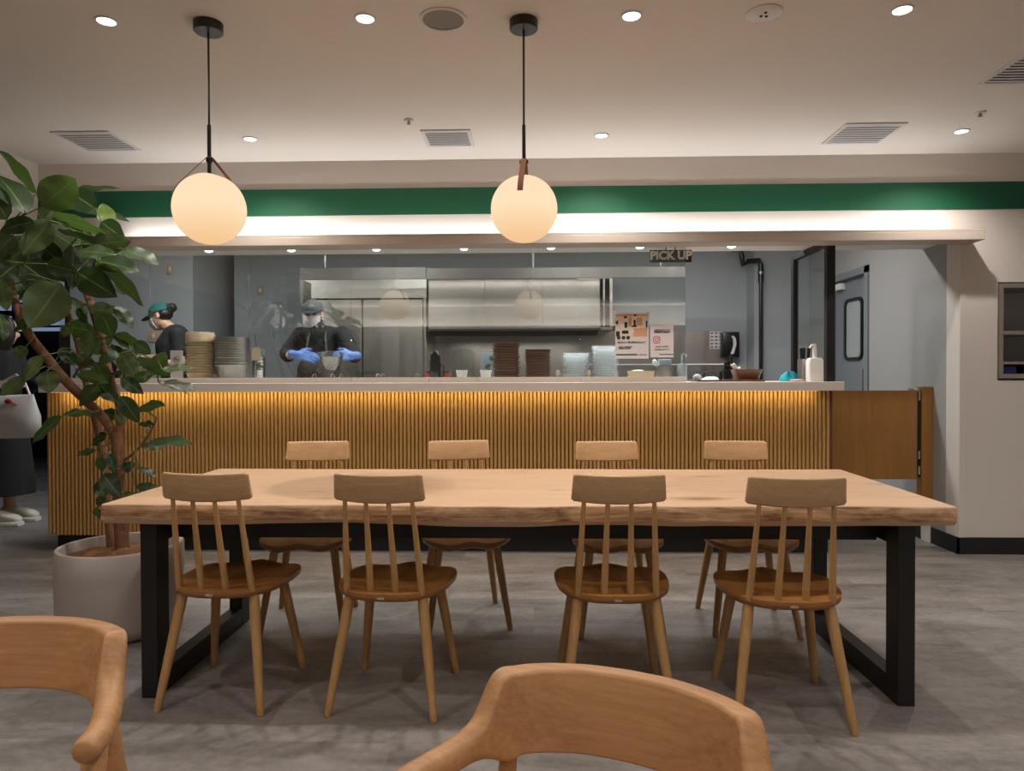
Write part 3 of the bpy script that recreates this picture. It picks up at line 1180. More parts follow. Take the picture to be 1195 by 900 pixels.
def make_armchair(label, loc, rot):
    t = thing('armchair', label, 'armchair', loc, rot, 'curved wooden armchairs in the foreground')
    ctrl = [(0, -.23), (.058, -.225), (.112, -.209), (.145, -.192), (.166, -.174), (.188, -.143), (.211, -.105), (.228, -.066), (.240, -.03), (.244, .01)]
    hh_ = [.056, .056, .056, .0555, .0555, .027, .021, .0195, .019, .0185]
    th_ = [.015, .015, .0155, .017, .019, .0205, .021, .020, .0195, .0185]
    zc_ = [.712, .712, .711, .709, .703, .683, .672, .668, .666, .664]
    le_ = [.22, .22, .22, .22, .18, .08, 0, 0, 0, 0]

    def cat(arr, u):
        nn = len(arr) - 1
        f = max(0., min(nn - 1e-6, u * nn))
        i = int(f)
        tt = f - i
        p0, p1, p2, p3 = arr[max(i - 1, 0)], arr[i], arr[i + 1], arr[min(i + 2, nn)]
        return .5 * ((2 * p1) + (-p0 + p2) * tt + (2 * p0 - 5 * p1 + 4 * p2 - p3) * tt ** 2 + (-p0 + 3 * p1 - 3 * p2 + p3) * tt ** 3)
    px_, py_ = [c[0] for c in ctrl], [c[1] for c in ctrl]
    rings = []
    K = 60
    for i in range(-K, K + 1):
        u = abs(i) / K
        sg = 1 if i >= 0 else -1
        x, y = sg * cat(px_, u), cat(py_, u)
        e = .01
        x2, y2 = cat(px_, min(1, u + e)), cat(py_, min(1, u + e))
        x1, y1 = cat(px_, max(0, u - e)), cat(py_, max(0, u - e))
        tn = Vector((sg * (x2 - x1), y2 - y1, 0)) * sg
        if u < e:
            tn = Vector((1, 0, 0))
        tn.normalize()
        nr = Vector((tn.y, -tn.x, 0))      # outwards
        hh, th, zc, le = cat(hh_, u), cat(th_, u), cat(zc_, u), cat(le_, u)
        endf = 1 - .25 * smoothstep(.975, 1., u)
        hh *= endf
        th *= endf
        rr = min(th, hh) * lerp(.42, .98, smoothstep(.42, .62, u))
        sec = []
        for a, b in rrect(2 * th, 2 * hh, rr, 5):
            p = Vector((x, y, zc)) + nr * (a + le * (b + .03)) + Vector((0, 0, b))
            sec.append(p)
        rings.append(sec)
    g = G()
    g.rings(rings)
    g.obj('back_and_arms', M['beech'], t, angle=60)
    for sg in (-1, 1):
        G().tube([(sg * .240, -.03, .66), (sg * .242, .03, .42), (sg * .25, .12, 0)], [.017, .02, .013], 14).obj('leg', M['beech'], t)
        G().tube([(sg * .158, -.184, .664), (sg * .185, -.19, .43), (sg * .20, -.24, 0)], [.012, .02, .013], 14).obj('leg', M['beech'], t)
        G().tube([(sg * .243, .04, .38), (sg * .19, -.19, .38)], .014, 10).obj('side_rail', M['beech'], t)
    g = G()
    o_ = rrect(.47, .46, .1, 6)
    o2 = rrect(.44, .43, .09, 6)
    o3 = rrect(.2, .2, .06, 6)
    g.rings([[Vector((a * .2, b * .2, .435)) for a, b in o3], [Vector((a, b, .436)) for a, b in o3], [Vector((a, b, .444)) for a, b in o2],
             [Vector((a, b, .432)) for a, b in o_], [Vector((a, b, .412)) for a, b in o_], [Vector((a, b, .400)) for a, b in o2], [Vector((a, b, .40)) for a, b in o3]])
    g.obj('seat', M['beech'], t, angle=50)
    return t


ac = make_armchair('wooden armchair with a curved back in the foreground, right of the middle', (.042, .80, 0), math.radians(180 - 22))
dup(ac, (-.886, .995, 0), math.radians(180), 'wooden armchair with a curved back at the bottom left corner')

# ================================================================== POTTED FIG
PX, PY = pt(142, 700, 3.33).x, 3.33
fig = thing('potted_fig', 'tall potted fig tree with broad dark leaves in a white round pot', 'potted plant', (PX, PY, 0))
ZP = .405
G().lathe([(.225, 0.012), (.225, 0), (.232, 0), (.262, .02), (.272, .06), (.276, .3), (.274, ZP - .008), (.268, ZP), (.252, ZP), (.248, ZP - .01), (.246, ZP - .06), (.002, ZP - .06)], n=64, cap=False).obj('pot', M['pot'], fig, angle=50)
g = G()
rings = []
for r in (.243, .2, .15, .1, .05, .004):
    rings.append([Vector((r * math.cos(2 * PI * k / 40), r * math.sin(2 * PI * k / 40), ZP - .05 + .018 * (1 - r / .25) + .006 * random.uniform(-1, 1))) for k in range(40)])
g.rings(rings)
g.obj('soil', M['soil'], fig)
O = Vector((PX, PY, 0))


def lp(x, y, Y):
    return pt(x, y, Y) - O


trunks = [
    ([(143, 648, 3.40), (141, 600, 3.39), (139, 560, 3.37), (137, 520, 3.36), (134, 505, 3.35)], [.036, .031, .029, .028, .027]),
    ([(134, 508, 3.35), (118, 485, 3.33), (78, 446, 3.30), (57, 420, 3.27), (37, 395, 3.24), (26, 373, 3.22), (13, 340, 3.2), (6, 315, 3.18), (2, 270, 3.16)], [.023, .022, .021, .02, .019, .018, .017, .014, .008]),
    ([(136, 508, 3.36), (142, 490, 3.37), (137, 465, 3.38), (130, 446, 3.39), (122, 412, 3.40), (113, 378, 3.41), (101, 342, 3.42), (86, 319, 3.42), (62, 290, 3.40), (45, 262, 3.38), (50, 240, 3.36)], [.02, .02, .019, .018, .0175, .017, .016, .013, .009, .006, .005]),
    ([(130, 640, 3.46), (125, 590, 3.48), (121, 536, 3.49), (112, 495, 3.5), (100, 446, 3.52), (91, 403, 3.53), (80, 365, 3.54), (68, 330, 3.52), (55, 305, 3.50)], [.02, .018, .017, .016, .015, .014, .012, .009, .005]),
    ([(141, 540, 3.38), (160, 525, 3.34), (175, 505, 3.3), (183, 488, 3.28)], [.008, .006, .005, .003]),
    ([(86, 440, 3.3), (96, 425, 3.26), (104, 418, 3.24)], [.006, .005, .003]),
    ([(128, 438, 3.39), (150, 430, 3.33), (172, 424, 3.28), (190, 420, 3.25)], [.007, .006, .004, .003]),
    ([(86, 319, 3.42), (105, 305, 3.36), (125, 300, 3.32)], [.009, .007, .004]),
    ([(20, 350, 3.2), (6, 340, 3.12), (-12, 320, 3.05)], [.009, .007, .004]),
]
g = G()
brpts = []
for pts_, rad in trunks:
    P = [lp(*p) for p in pts_]
    # resample smooth
    Q, RR = [], []
    for i in range(len(P) - 1):
        for k in range(4):
            tt = k / 4
            p0, p1, p2, p3 = P[max(i - 1, 0)], P[i], P[i + 1], P[min(i + 2, len(P) - 1)]
            Q.append(.5 * ((2 * p1) + (p2 - p0) * tt + (2 * p0 - 5 * p1 + 4 * p2 - p3) * tt ** 2 + (3 * p1 - p0 - 3 * p2 + p3) * tt ** 3))
            RR.append(lerp(rad[i], rad[i + 1], tt) * random.uniform(.95, 1.06))
    Q.append(P[-1])
    RR.append(rad[-1])
    g.tube(Q, RR, 12)
    brpts += Q[2:]
g.obj('trunk', M['bark'], fig, angle=80)

# leaves: base, tip, apparent width in photo pixels, tone, depth
LV = []


def crop1(lst):
    for (bx, by, tx, ty, w, tone, Y) in lst:
        LV.append((bx / 3.75, 160 + by / 3.75, tx / 3.75, 160 + ty / 3.75, w / 3.75, tone, Y))


def crop2(lst):
    for (bx, by, tx, ty, w, tone, Y) in lst:
        LV.append((bx / 3.4625, 380 + by / 3.4625, tx / 3.4625, 380 + ty / 3.4625, w / 3.4625, tone, Y))


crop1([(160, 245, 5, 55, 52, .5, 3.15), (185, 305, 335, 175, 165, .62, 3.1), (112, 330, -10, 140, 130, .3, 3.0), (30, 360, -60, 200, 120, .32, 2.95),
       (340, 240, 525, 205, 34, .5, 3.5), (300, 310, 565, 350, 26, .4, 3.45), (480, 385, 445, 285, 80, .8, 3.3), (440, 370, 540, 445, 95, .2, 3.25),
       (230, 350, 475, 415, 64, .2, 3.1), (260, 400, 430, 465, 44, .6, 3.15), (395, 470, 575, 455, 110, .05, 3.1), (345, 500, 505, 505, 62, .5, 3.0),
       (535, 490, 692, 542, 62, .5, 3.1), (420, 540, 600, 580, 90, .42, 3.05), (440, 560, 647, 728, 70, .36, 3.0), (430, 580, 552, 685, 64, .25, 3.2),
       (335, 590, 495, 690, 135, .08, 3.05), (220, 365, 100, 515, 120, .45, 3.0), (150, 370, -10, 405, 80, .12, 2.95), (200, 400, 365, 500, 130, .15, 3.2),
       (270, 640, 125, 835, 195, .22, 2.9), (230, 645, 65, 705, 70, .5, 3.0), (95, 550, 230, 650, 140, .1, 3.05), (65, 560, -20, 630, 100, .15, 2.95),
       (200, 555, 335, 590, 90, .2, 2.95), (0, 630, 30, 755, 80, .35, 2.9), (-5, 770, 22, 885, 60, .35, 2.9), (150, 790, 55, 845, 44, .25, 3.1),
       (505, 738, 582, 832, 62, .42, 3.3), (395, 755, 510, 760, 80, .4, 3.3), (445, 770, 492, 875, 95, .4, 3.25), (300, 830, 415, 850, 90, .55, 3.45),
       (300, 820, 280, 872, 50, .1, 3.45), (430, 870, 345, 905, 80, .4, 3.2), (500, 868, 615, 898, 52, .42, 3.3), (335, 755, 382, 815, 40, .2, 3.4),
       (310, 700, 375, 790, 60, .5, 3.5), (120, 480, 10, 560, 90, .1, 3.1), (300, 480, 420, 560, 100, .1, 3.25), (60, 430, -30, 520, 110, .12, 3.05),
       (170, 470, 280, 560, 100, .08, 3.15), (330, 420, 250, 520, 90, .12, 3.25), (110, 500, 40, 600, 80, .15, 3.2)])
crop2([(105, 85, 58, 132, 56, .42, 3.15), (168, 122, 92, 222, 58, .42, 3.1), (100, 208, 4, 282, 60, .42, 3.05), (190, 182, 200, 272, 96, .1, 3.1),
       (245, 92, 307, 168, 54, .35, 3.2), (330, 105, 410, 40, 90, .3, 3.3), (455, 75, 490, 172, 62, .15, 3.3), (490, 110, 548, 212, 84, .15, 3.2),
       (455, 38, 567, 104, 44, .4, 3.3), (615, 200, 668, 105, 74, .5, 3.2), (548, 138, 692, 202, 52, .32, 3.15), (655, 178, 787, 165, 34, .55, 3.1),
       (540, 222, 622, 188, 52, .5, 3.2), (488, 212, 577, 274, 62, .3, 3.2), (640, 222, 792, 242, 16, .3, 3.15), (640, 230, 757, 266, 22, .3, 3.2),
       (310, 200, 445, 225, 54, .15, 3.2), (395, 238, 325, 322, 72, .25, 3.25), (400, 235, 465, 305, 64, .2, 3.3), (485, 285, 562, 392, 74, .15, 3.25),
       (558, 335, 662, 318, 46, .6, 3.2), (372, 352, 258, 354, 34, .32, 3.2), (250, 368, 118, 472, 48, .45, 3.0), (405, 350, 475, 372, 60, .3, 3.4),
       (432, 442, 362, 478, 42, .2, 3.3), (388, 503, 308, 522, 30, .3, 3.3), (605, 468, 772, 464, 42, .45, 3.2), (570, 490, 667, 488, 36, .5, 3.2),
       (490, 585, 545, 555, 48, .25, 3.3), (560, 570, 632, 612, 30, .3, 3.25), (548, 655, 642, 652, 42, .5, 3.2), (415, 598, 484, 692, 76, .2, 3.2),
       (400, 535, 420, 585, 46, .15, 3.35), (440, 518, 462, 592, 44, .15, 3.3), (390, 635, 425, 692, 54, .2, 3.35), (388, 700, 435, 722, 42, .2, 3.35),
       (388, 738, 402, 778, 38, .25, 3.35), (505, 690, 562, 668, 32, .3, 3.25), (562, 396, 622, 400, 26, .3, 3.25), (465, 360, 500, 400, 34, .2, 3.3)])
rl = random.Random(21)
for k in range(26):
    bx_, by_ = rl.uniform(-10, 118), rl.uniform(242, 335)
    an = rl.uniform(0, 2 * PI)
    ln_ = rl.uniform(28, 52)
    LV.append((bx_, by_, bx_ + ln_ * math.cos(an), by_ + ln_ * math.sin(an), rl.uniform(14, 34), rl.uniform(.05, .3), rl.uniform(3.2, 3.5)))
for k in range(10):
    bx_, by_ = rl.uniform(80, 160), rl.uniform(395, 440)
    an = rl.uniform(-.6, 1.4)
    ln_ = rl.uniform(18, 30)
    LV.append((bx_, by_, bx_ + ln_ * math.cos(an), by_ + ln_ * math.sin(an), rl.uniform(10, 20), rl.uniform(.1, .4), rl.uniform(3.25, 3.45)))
bm = bmesh.new()
uvl = bm.loops.layers.uv.new('UVMap')
tl = bm.verts.layers.float.new('tone')
tw = G()
NA, NB = 11, 7
for (bx, by, tx, ty, w, tone, Y) in LV:
    B, T = lp(bx, by, Y), lp(tx, ty, Y + random.uniform(-.07, .07))
    ax = T - B
    Ln = ax.length
    ax.normalize()
    view = (CAM - O - (B + T) / 2).normalized()
    side0 = ax.cross(view).normalized()
    n0 = side0.cross(ax).normalized()
    wi = w * Y / F
    tw_ = min(max(wi, .52 * Ln), .8 * Ln + .02)
    a = math.acos(min(1., wi / tw_)) * (1 if n0.z > -.2 and random.random() < .75 else -1)
    side = side0 * math.cos(a) + n0 * math.sin(a)
    nn = side.cross(ax).normalized()
    if nn.z < 0:
        nn = -nn
    curl = random.uniform(.05, .2) * Ln
    fold = random.uniform(.05, .16)
    tip = random.uniform(.8, 1.3)
    grid = []
    ph = random.uniform(0, 6)
    for i in range(NA):
        v = i / (NA - 1)
        hw = tw_ / 2 * (math.sin(PI * (v ** .85)) ** .72 if 0 < v < 1 else 0.) * (1 - .12 * v)
        hw = max(hw, .0015)
        row = []
        for j in range(NB):
            s = j / (NB - 1) * 2 - 1
            p = B + ax * (Ln * v) + side * (s * hw) + nn * (abs(s) ** 1.5 * hw * fold - curl * (v - .25) ** 2 * tip + .004 * math.sin(v * 14 + ph) * abs(s))
            vt = bm.verts.new(p)
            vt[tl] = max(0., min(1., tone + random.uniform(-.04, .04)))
            row.append((vt, (s * .5 + .5, v)))
        grid.append(row)
    for i in range(NA - 1):
        for j in range(NB - 1):
            q = [grid[i][j], grid[i][j + 1], grid[i + 1][j + 1], grid[i + 1][j]]
            f = bm.faces.new([c[0] for c in q])
            f.smooth = True
            for lpz, c in zip(f.loops, q):
                lpz[uvl].uv = c[1]
            f.normal_update()
            if f.normal.dot(nn) < 0:
                f.normal_flip()
    # stalk back to the nearest branch
    bp = min(brpts, key=lambda q: (q - B).length + .15 * max(0, q.z - B.z))
    mid = (B + bp) / 2 + Vector((0, 0, .02)) - ax * .02
    tw.tube([bp, mid, B, B + ax * (.06 * Ln)], [.0042, .003, .0024, .0018], 6)
me = bpy.data.meshes.new('foliage')
bm.to_mesh(me)
bm.free()
me.materials.append(M['leaf'])
fo = bpy.data.objects.new('foliage', me)
COL.objects.link(fo)
fo.parent = fig
me2 = bpy.data.meshes.new('tmp')
tw.bm.to_mesh(me2)
bm = bmesh.new()
bm.from_mesh(me)
n0 = len(bm.faces)
bm.from_mesh(me2)
bm.faces.ensure_lookup_table()
for f in bm.faces[n0:]:
    f.material_index = 1
    f.smooth = True
bm.to_mesh(me)
bm.free()
bpy.data.meshes.remove(me2)
me.materials.append(plain('leaf_stalk_green', '5c6a34', .6))

# ================================================================== KITCHEN
# tall refrigerator
fy = 7.0
fx0_, fx1_ = pt(352, 400, fy).x, pt(497, 400, fy).x
fz = pt(420, 348, fy).z
fr = thing('refrigerator', 'tall stainless steel two-door refrigerator behind the masked cook', 'refrigerator', (fx0_, fy, KZ))
fw = fx1_ - fx0_
G().box((0, .03, .08), (fw, .68, fz - KZ), .004).box((.0, .06, fz - KZ + .002), (fw, .68, 2.19 - KZ)).obj('cabinet', M['steel'], fr, smooth=False)
mid = pt(423, 400, fy).x - fx0_
for a, b in ((.004, mid - .008), (mid + .008, fw - .03)):
    d = G().box((a, 0, .12), (b, .028, fz - KZ - .015), .004).obj('door', M['steel'], fr, smooth=False)
G().box((mid - .0075, .004, .12), (mid + .0075, .0295, fz - KZ - .015)).box((.004, .004, fz - KZ - .0145), (fw - .03, .0295, fz - KZ)).obj('door_gap_strip', M['dark'], fr, smooth=False)  # dark strips stand in for the shade in the door gaps
G().tube([(mid - .04, -.0, .9), (mid - .04, -.04, .93), (mid - .04, -.04, 1.25), (mid - .04, 0, 1.28)], .012, 8).obj('handle', M['steeld'], fr)
G().tube([(mid + .05, -.0, .9), (mid + .05, -.04, .93), (mid + .05, -.04, 1.25), (mid + .05, 0, 1.28)], .012, 8).obj('handle', M['steeld'], fr)
for x in (.05, fw - .05):
    G().tube([(x, .1, 0), (x, .1, .085)], .02, 8).obj('foot', M['blackp'], fr)

# stainless canopy: valance across the back, with a light line beneath
vy = 6.5
va = thing('stainless_canopy', 'long stainless canopy valance with a light line under it along the kitchen back wall', 'canopy', (0, vy, 0))
vz0, vz1 = pt(600, 325, vy).z, pt(600, 311, vy).z
vx0, vx1, vxm = pt(350, 320, vy).x, pt(800, 320, vy).x, pt(497, 320, vy).x
G().box((vx0, 0, vz0), (vxm, .02, vz1), .002).box((vx0, .02, vz1 - .02), (vxm, .24, vz1)).obj('canopy_fascia', M['fascia'], va, smooth=False)
G().box((vxm + .002, .01, vz0), (vx1, .03, vz1 - .01), .002).box((vxm + .002, .03, vz1 - .03), (vx1, .24, vz1 - .01)).obj('canopy_fascia', M['fascia'], va, smooth=False)
G().box((vx0, .0, vz0 - .22), (vx0 + .03, .24, vz0 - .001)).obj('side_cheek', M['steelh'], va, smooth=False)
for x in (vx0 + .2, 0, vx1 - .2):
    G().tube([(x, .12, vz1 - .01), (x, .12, KC)], .012, 8).obj('hanger', M['steeld'], va)
G().box((vx0 + .05, .05, vz0 + .035), (vx1 - .03, .08, vz0 + .045)).obj('light_strip', M['ledw'], va, smooth=False)
area(((vx0 + vx1) / 2, vy + .10, vz0 + .03), vx1 - vx0 - .1, .03, 6, (1., .96, .92), (math.radians(20), 0, 0), 'canopy_strip')

# hood panel
hy = 6.75
hx0, hx1 = pt(500, 350, hy).x, pt(700, 350, hy).x
hz0, hz1 = pt(600, 386, hy).z, pt(600, 326, hy).z
hd = thing('exhaust_hood', 'wide brushed stainless exhaust hood over the cooking line', 'hood', ((hx0 + hx1) / 2, hy, hz0))
hw = (hx1 - hx0) / 2
g = G()
for i, (x0, x1) in enumerate(((-hw, -hw * .34), (-hw * .34 + .003, hw * .33), (hw * .33 + .003, hw))):
    g.rings([[Vector((x, 0, .02)), Vector((x, .02, hz1 - hz0)), Vector((x, .9, hz1 - hz0)), Vector((x, .9, .02))] for x in (x0, x1)])
g.obj('hood_shell', M['steelh'], hd, smooth=False)
G().box((-hw - .01, -.02, 0), (hw + .01, .9, .02), .003).obj('hood_lip', M['dark'], hd, smooth=False)
G().box((-hw + .02, .03, -.045), (hw - .02, .10, 0), .003).obj('grease_gutter', M['dark'], hd, smooth=False)

area(((hx0 + hx1) / 2, hy + .45, hz0 - .06), hx1 - hx0 - .3, .12, 9, (1., .95, .9), name='hood_fill')  # unseen fill light added to brighten the backsplash under the hood

# backsplash
tag(G().box((pt(498, 400, KB).x, KB - .02, .9), (pt(846, 400, KB).x, KB - .003, pt(700, 387, KB).z), .002).obj('wall_backsplash', M['steel'], smooth=False),
    'brushed stainless backsplash panel along the kitchen back wall', 'backsplash')
# work bench below (mostly hidden)
wb = thing('work_bench', 'stainless work bench along the kitchen back wall', 'bench', (0, 7.0, KZ))
bx0_, bx1_ = fx1_ + .05, 2.27
G().box((bx0_, 0, .84), (bx1_, .67, .88), .003).obj('bench_top', M['steel'], wb, smooth=False)
G().box((bx0_ + .02, .05, .3), (bx1_ - .02, .65, .84)).obj('bench_cabinet', M['steeld'], wb, smooth=False)
for x in (bx0_ + .06, bx1_ - .06):
    G().tube([(x, .1, 0), (x, .1, .31)], .02, 8).obj('bench_leg', M['steeld'], wb)

# open hatch shelf to the right of the hood
sy = 7.3
a0, a1 = pt(672, 322, sy), pt(715, 385, sy)
sh = thing('wall_cabinet', 'stainless wall cabinet with an open dark bay right of the hood', 'cabinet', (a0.x, sy, a1.z))
w, h = a1.x - a0.x, a0.z - a1.z
dpt = KB - sy - .003
G().box((0, 0, 0), (w, dpt, .03)).box((0, 0, h - .03), (w, dpt, h)).box((w - .03, 0, .03), (w, dpt, h - .03)).box((0, 0, .03), (w * .6, dpt, h - .03)).obj('cabinet_shell', M['steel'], sh, smooth=False)
G().box((w * .6, dpt - .02, .03), (w - .03, dpt, h - .03)).obj('back_panel', M['dark'], sh, smooth=False)
G().box((w * .74, -.004, .03), (w * .79, .01, h - .03)).obj('bright_streak', M['white'], sh, smooth=False)  # white strip painting a bright reflected streak in the bay

# pipes
pp = thing('drain_pipe', 'black drain pipe with bends running down the grey kitchen column', 'pipe', (0, 7.38, 0))
q = [pt(855, 291, 7.38), pt(864, 292, 7.38), pt(866, 300, 7.38), pt(867, 309, 7.38), pt(873, 305, 7.38), pt(886, 304, 7.38), pt(888, 310, 7.38), pt(888, 330, 7.38)]
G().tube([Vector((p.x, 0, p.z)) for p in q], .028, 12).obj('pipe_bend', M['blackp'], pp)
G().tube([Vector((pt(888, 316, 7.38).x, 0, pt(888, 316, 7.38).z)), Vector((pt(888, 316, 7.38).x, 0, .2))], .02, 12).obj('pipe_run', M['blackp'], pp)
z = pt(888, 317, 7.38).z
G().tube([Vector((pt(888, 316, 7.38).x, 0, z)), Vector((pt(888, 316, 7.38).x, 0, z - .03))], .033, 12).obj('pipe_collar', M['steeld'], pp)

# left wall bits: switch plates, corridor panel
for (x, y, Y, ww, hh_, lb) in ((199, 314, 7.0, .06, .11, 'beige switch plate high on the grey kitchen wall'),
                              (180, 392, 7.0, .12, .13, 'double switch plate on the grey wall behind the capped worker'),
                              (304, 339, KB, .06, .11, 'small switch plate on the grey wall left of the refrigerator')):
    p = pt(x, y, Y)
    s_ = thing('switch_plate', lb, 'switch', (p.x, Y - .001, p.z))
    G().box((-ww / 2, -.012, -hh_ / 2), (ww / 2, 0, hh_ / 2), .003).obj('plate', M['tagc'], s_)
    G().box((-.012, -.016, -.02), (.012, -.0125, .02), .002).obj('toggle', M['white'], s_)
p = pt(228, 345, 8.9)
dp = thing('corridor_door', 'grey door with a tall narrow glazed slot in the recess', 'door', (pt(224, 345, 9.0).x, 9.06, KZ))
G().box((0, 0, 0), (.42, .04, 2.1), .003).obj('door_leaf', M['doorg'], dp, smooth=False)
G().box((.06, -.004, .9), (.13, 0, 1.75)).obj('glazed_slot', M['doorglass'], dp, smooth=False)

# notice and towel dispenser on the backsplash
p = pt(836, 397, KB - .03)
nt_ = thing('notice_sheet', 'white notice sheet with a grid of dark marks on the backsplash', 'notice', (p.x, KB - .0215, p.z))
ww, hh_ = 15 * KB / F, 20 * KB / F
G().box((-ww / 2, -.001, -hh_ / 2), (ww / 2, 0, hh_ / 2)).obj('sheet', M['paper'], nt_, smooth=False)
g = G()
for r in range(5):
    for c in range(3):
        x = -ww / 2 + ww * (c + .5) / 3
        z = -hh_ / 2 + hh_ * (r + .5) / 5
        g.box((x - .014, -.002, z - .006), (x + .014, -.0012, z + .006))
g.obj('marks', M['ink'], nt_, smooth=False)
p = pt(854, 402, KB - .15)
td = thing('towel_dispenser', 'black paper towel dispenser with a pale sheet hanging out', 'dispenser', (p.x, KB - .003, p.z))
ww, hh_ = 19 * KB / F, 29 * KB / F
G().box((-ww / 2, -.13, -hh_ / 2), (ww / 2, 0, hh_ / 2), .012).obj('case', M['blackp'], td)
g = G()
pr_ = [(.01, .09), (.03, .06), (.035, 0), (.02, -.06), (.005, -.10)]
g.rings([[Vector((a - .016, -.134, b)), Vector((a + .016, -.136, b)), Vector((a + .016, -.139, b)), Vector((a - .016, -.137, b))] for a, b in pr_])
g.obj('paper_sheet', M['white'], td)

# PICK UP sign
p0, p1 = pt(758, 292, 5.02), pt(807, 306, 5.02)
KS = 5.12
sg_ = thing('hanging_sign', 'dark hanging sign reading PICK UP in pale capitals', 'sign', ((p0.x + p1.x) / 2, KS, (p0.z + p1.z) / 2))
k = KS / 5.02
sw, shh = (p1.x - p0.x) * k / 2, (p0.z - p1.z) * k / 2
sg_.location = pt(782.5, 299, KS)
G().box((-sw, -.006, -shh), (sw, .006, shh), .001).obj('sign_board', plain('sign_brown_black', '2a2320', .5), sg_, smooth=False)
text('PICK UP', shh * 1.85, (0, -.008, .002), plain('sign_letter', 'efe9e2', .5), sg_, bold=.0035)
for x in (pt(777, 288, KS).x, pt(788, 288, KS).x):
    xl = x - sg_.location.x
    G().tube([(xl, 0, shh), (xl, 0, 2.1195 - sg_.location.z)], .004, 8).obj('hanger_rod', M['blackp'], sg_)

# posters on the glass
PYD = GY - .0055
p0, p1 = pt(718, 365, PYD), pt(757, 418.5, PYD)
po = thing('recruiting_poster', 'white poster with a photo of two kitchen workers stuck on the glass', 'poster', ((p0.x + p1.x) / 2, PYD, (p0.z + p1.z) / 2))
W, H = p1.x - p0.x, p0.z - p1.z
G().box((-W / 2, -.001, -H / 2), (W / 2, .003, H / 2)).obj('paper_sheet', M['paper'], po, smooth=False)
picx0, picx1, pz0, pz1 = -W * .48, W * .46, H * -.03, H * .47
G().box((picx0, -.0016, pz0), (picx1, -.0011, pz1)).obj('picture', M['peach'], po, smooth=False)


def flat(g, pts, y0, y1):
    g.rings([[Vector((a, y0, b)) for a, b in pts], [Vector((a, y1, b)) for a, b in pts]])


def disc(cx, cz, rx, rz, n=16):
    return [(cx + rx * math.cos(2 * PI * k / n), cz + rz * math.sin(2 * PI * k / n)) for k in range(n)]


def pr2(u, v):   # picture coordinates 0..1, from top left
    return lerp(picx0, picx1, u), lerp(pz1, pz0, v)


def prect(g, u0, v0, u1, v1, y0, y1):
    (a0, b0), (a1, b1) = pr2(u0, v0), pr2(u1, v1)
    g.box((a0, y0, b1), (a1, y1, b0))


g = G()
for q_ in ((0, .0, 1, .1), (.40, .14, .50, .55), (.66, .16, .84, .52), (.55, .62, 1, .98)):
    prect(g, *q_, -.0019, -.0017)
g.obj('picture_warm_patch', M['orange'], po, smooth=False)
g = G()
for q_ in ((.15, .34, .28, .74), (.50, .22, .58, .52), (.30, .70, .58, .80), (.85, .2, .95, .5)):
    prect(g, *q_, -.0023, -.002)
for u, v, ru, rv in ((.32, .24, .035, .07), (.62, .13, .03, .06)):
    a, b = pr2(u, v)
    flat(g, disc(a, b, ru * W, rv * H * .5), -.0023, -.002)
g.obj('picture_pale_patch', M['paper'], po, smooth=False)
g = G()
for q_ in ((.27, .36, .36, .60), (.19, .72, .40, .86), (.56, .26, .63, .50), (.50, .50, .66, .57), (.0, .3, .07, .45), (.0, .75, .12, .98), (.95, .3, 1., .6)):
    prect(g, *q_, -.0027, -.0024)
for u, v, ru, rv in ((.30, .14, .055, .05), (.61, .06, .042, .045)):
    a, b = pr2(u, v)
    flat(g, disc(a, b, ru * W, rv * H * .5), -.0027, -.0024)
g.obj('picture_dark_patch', M['ink'], po, smooth=False)
g = G()
for i, u in enumerate((.10, .245, .385)):
    flat(g, disc(-W / 2 + W * (u + .0), H * -.045, W * .058, W * .058, 20), -.0030, -.0028)
g.obj('badge', M['inkg'], po, smooth=False)
text('私たちと一緒に働きませんか？', W * .062, (0, -.0022, -H * .15), M['ink'], po, bold=.0004)
text('勤務地・時間応相談\n未経験の方も歓迎', W * .045, (-W * .40, -.0022, -H * .265), M['ink'], po, align='LEFT')
G().box((-W * .48, -.0018, -H * .43), (W * .16, -.0011, -H * .40)).obj('footer_bar', M['inkg'], po, smooth=False)
text('with fresh', W * .06, (W * .32, -.0022, -H * .415), M['ink'], po)
for sg in (-1, 1):
    G().box((W * (sg * .5 - .04), -.003, H * .468), (W * (sg * .5 + .04), .003, H * .52)).obj('tape', M['white'], po, smooth=False)

p0, p1 = pt(759, 380, PYD), pt(786, 417, PYD)
p2 = thing('follow_us_poster', 'smaller white sheet with a pink camera icon stuck on the glass', 'poster', ((p0.x + p1.x) / 2, PYD, (p0.z + p1.z) / 2))
W, H = p1.x - p0.x, p0.z - p1.z
G().box((-W / 2, -.001, -H / 2), (W / 2, .003, H / 2)).obj('paper_sheet', M['paper'], p2, smooth=False)
text('公式アカウントで\n最新情報を配信中', W * .085, (0, -.0022, H * .32), M['ink'], p2, bold=.0003)
g = G()
a, b = rrect(W * .31, W * .31, W * .08), rrect(W * .25, W * .25, W * .055)
cx_, cz_ = -W * .23, H * .05
for oo, ii in ((a, b), (disc(0, 0, W * .085, W * .085, 24), disc(0, 0, W * .058, W * .058, 24))):
    g.rings([[Vector((cx_ + u, yy, cz_ + v)) for u, v in lst] for lst, yy in ((oo, -.0012), (oo, -.002), (ii, -.002), (ii, -.0012))], cap=False)
flat(g, disc(cx_ + W * .085, cz_ + W * .085, W * .018, W * .018, 10), -.002, -.0012)
g.obj('camera_icon', M['pink'], p2, smooth=False)
text('フォローしてね！', W * .075, (0, -.0022, -H * .17), M['ink'], p2, bold=.0003)
text('お得な情報をお届けします', W * .055, (0, -.0022, -H * .26), M['ink'], p2)
G().box((-W * .12, -.0018, -H * .425), (W * .5, -.0011, -H * .40)).obj('footer_bar', M['inkg'], p2, smooth=False)

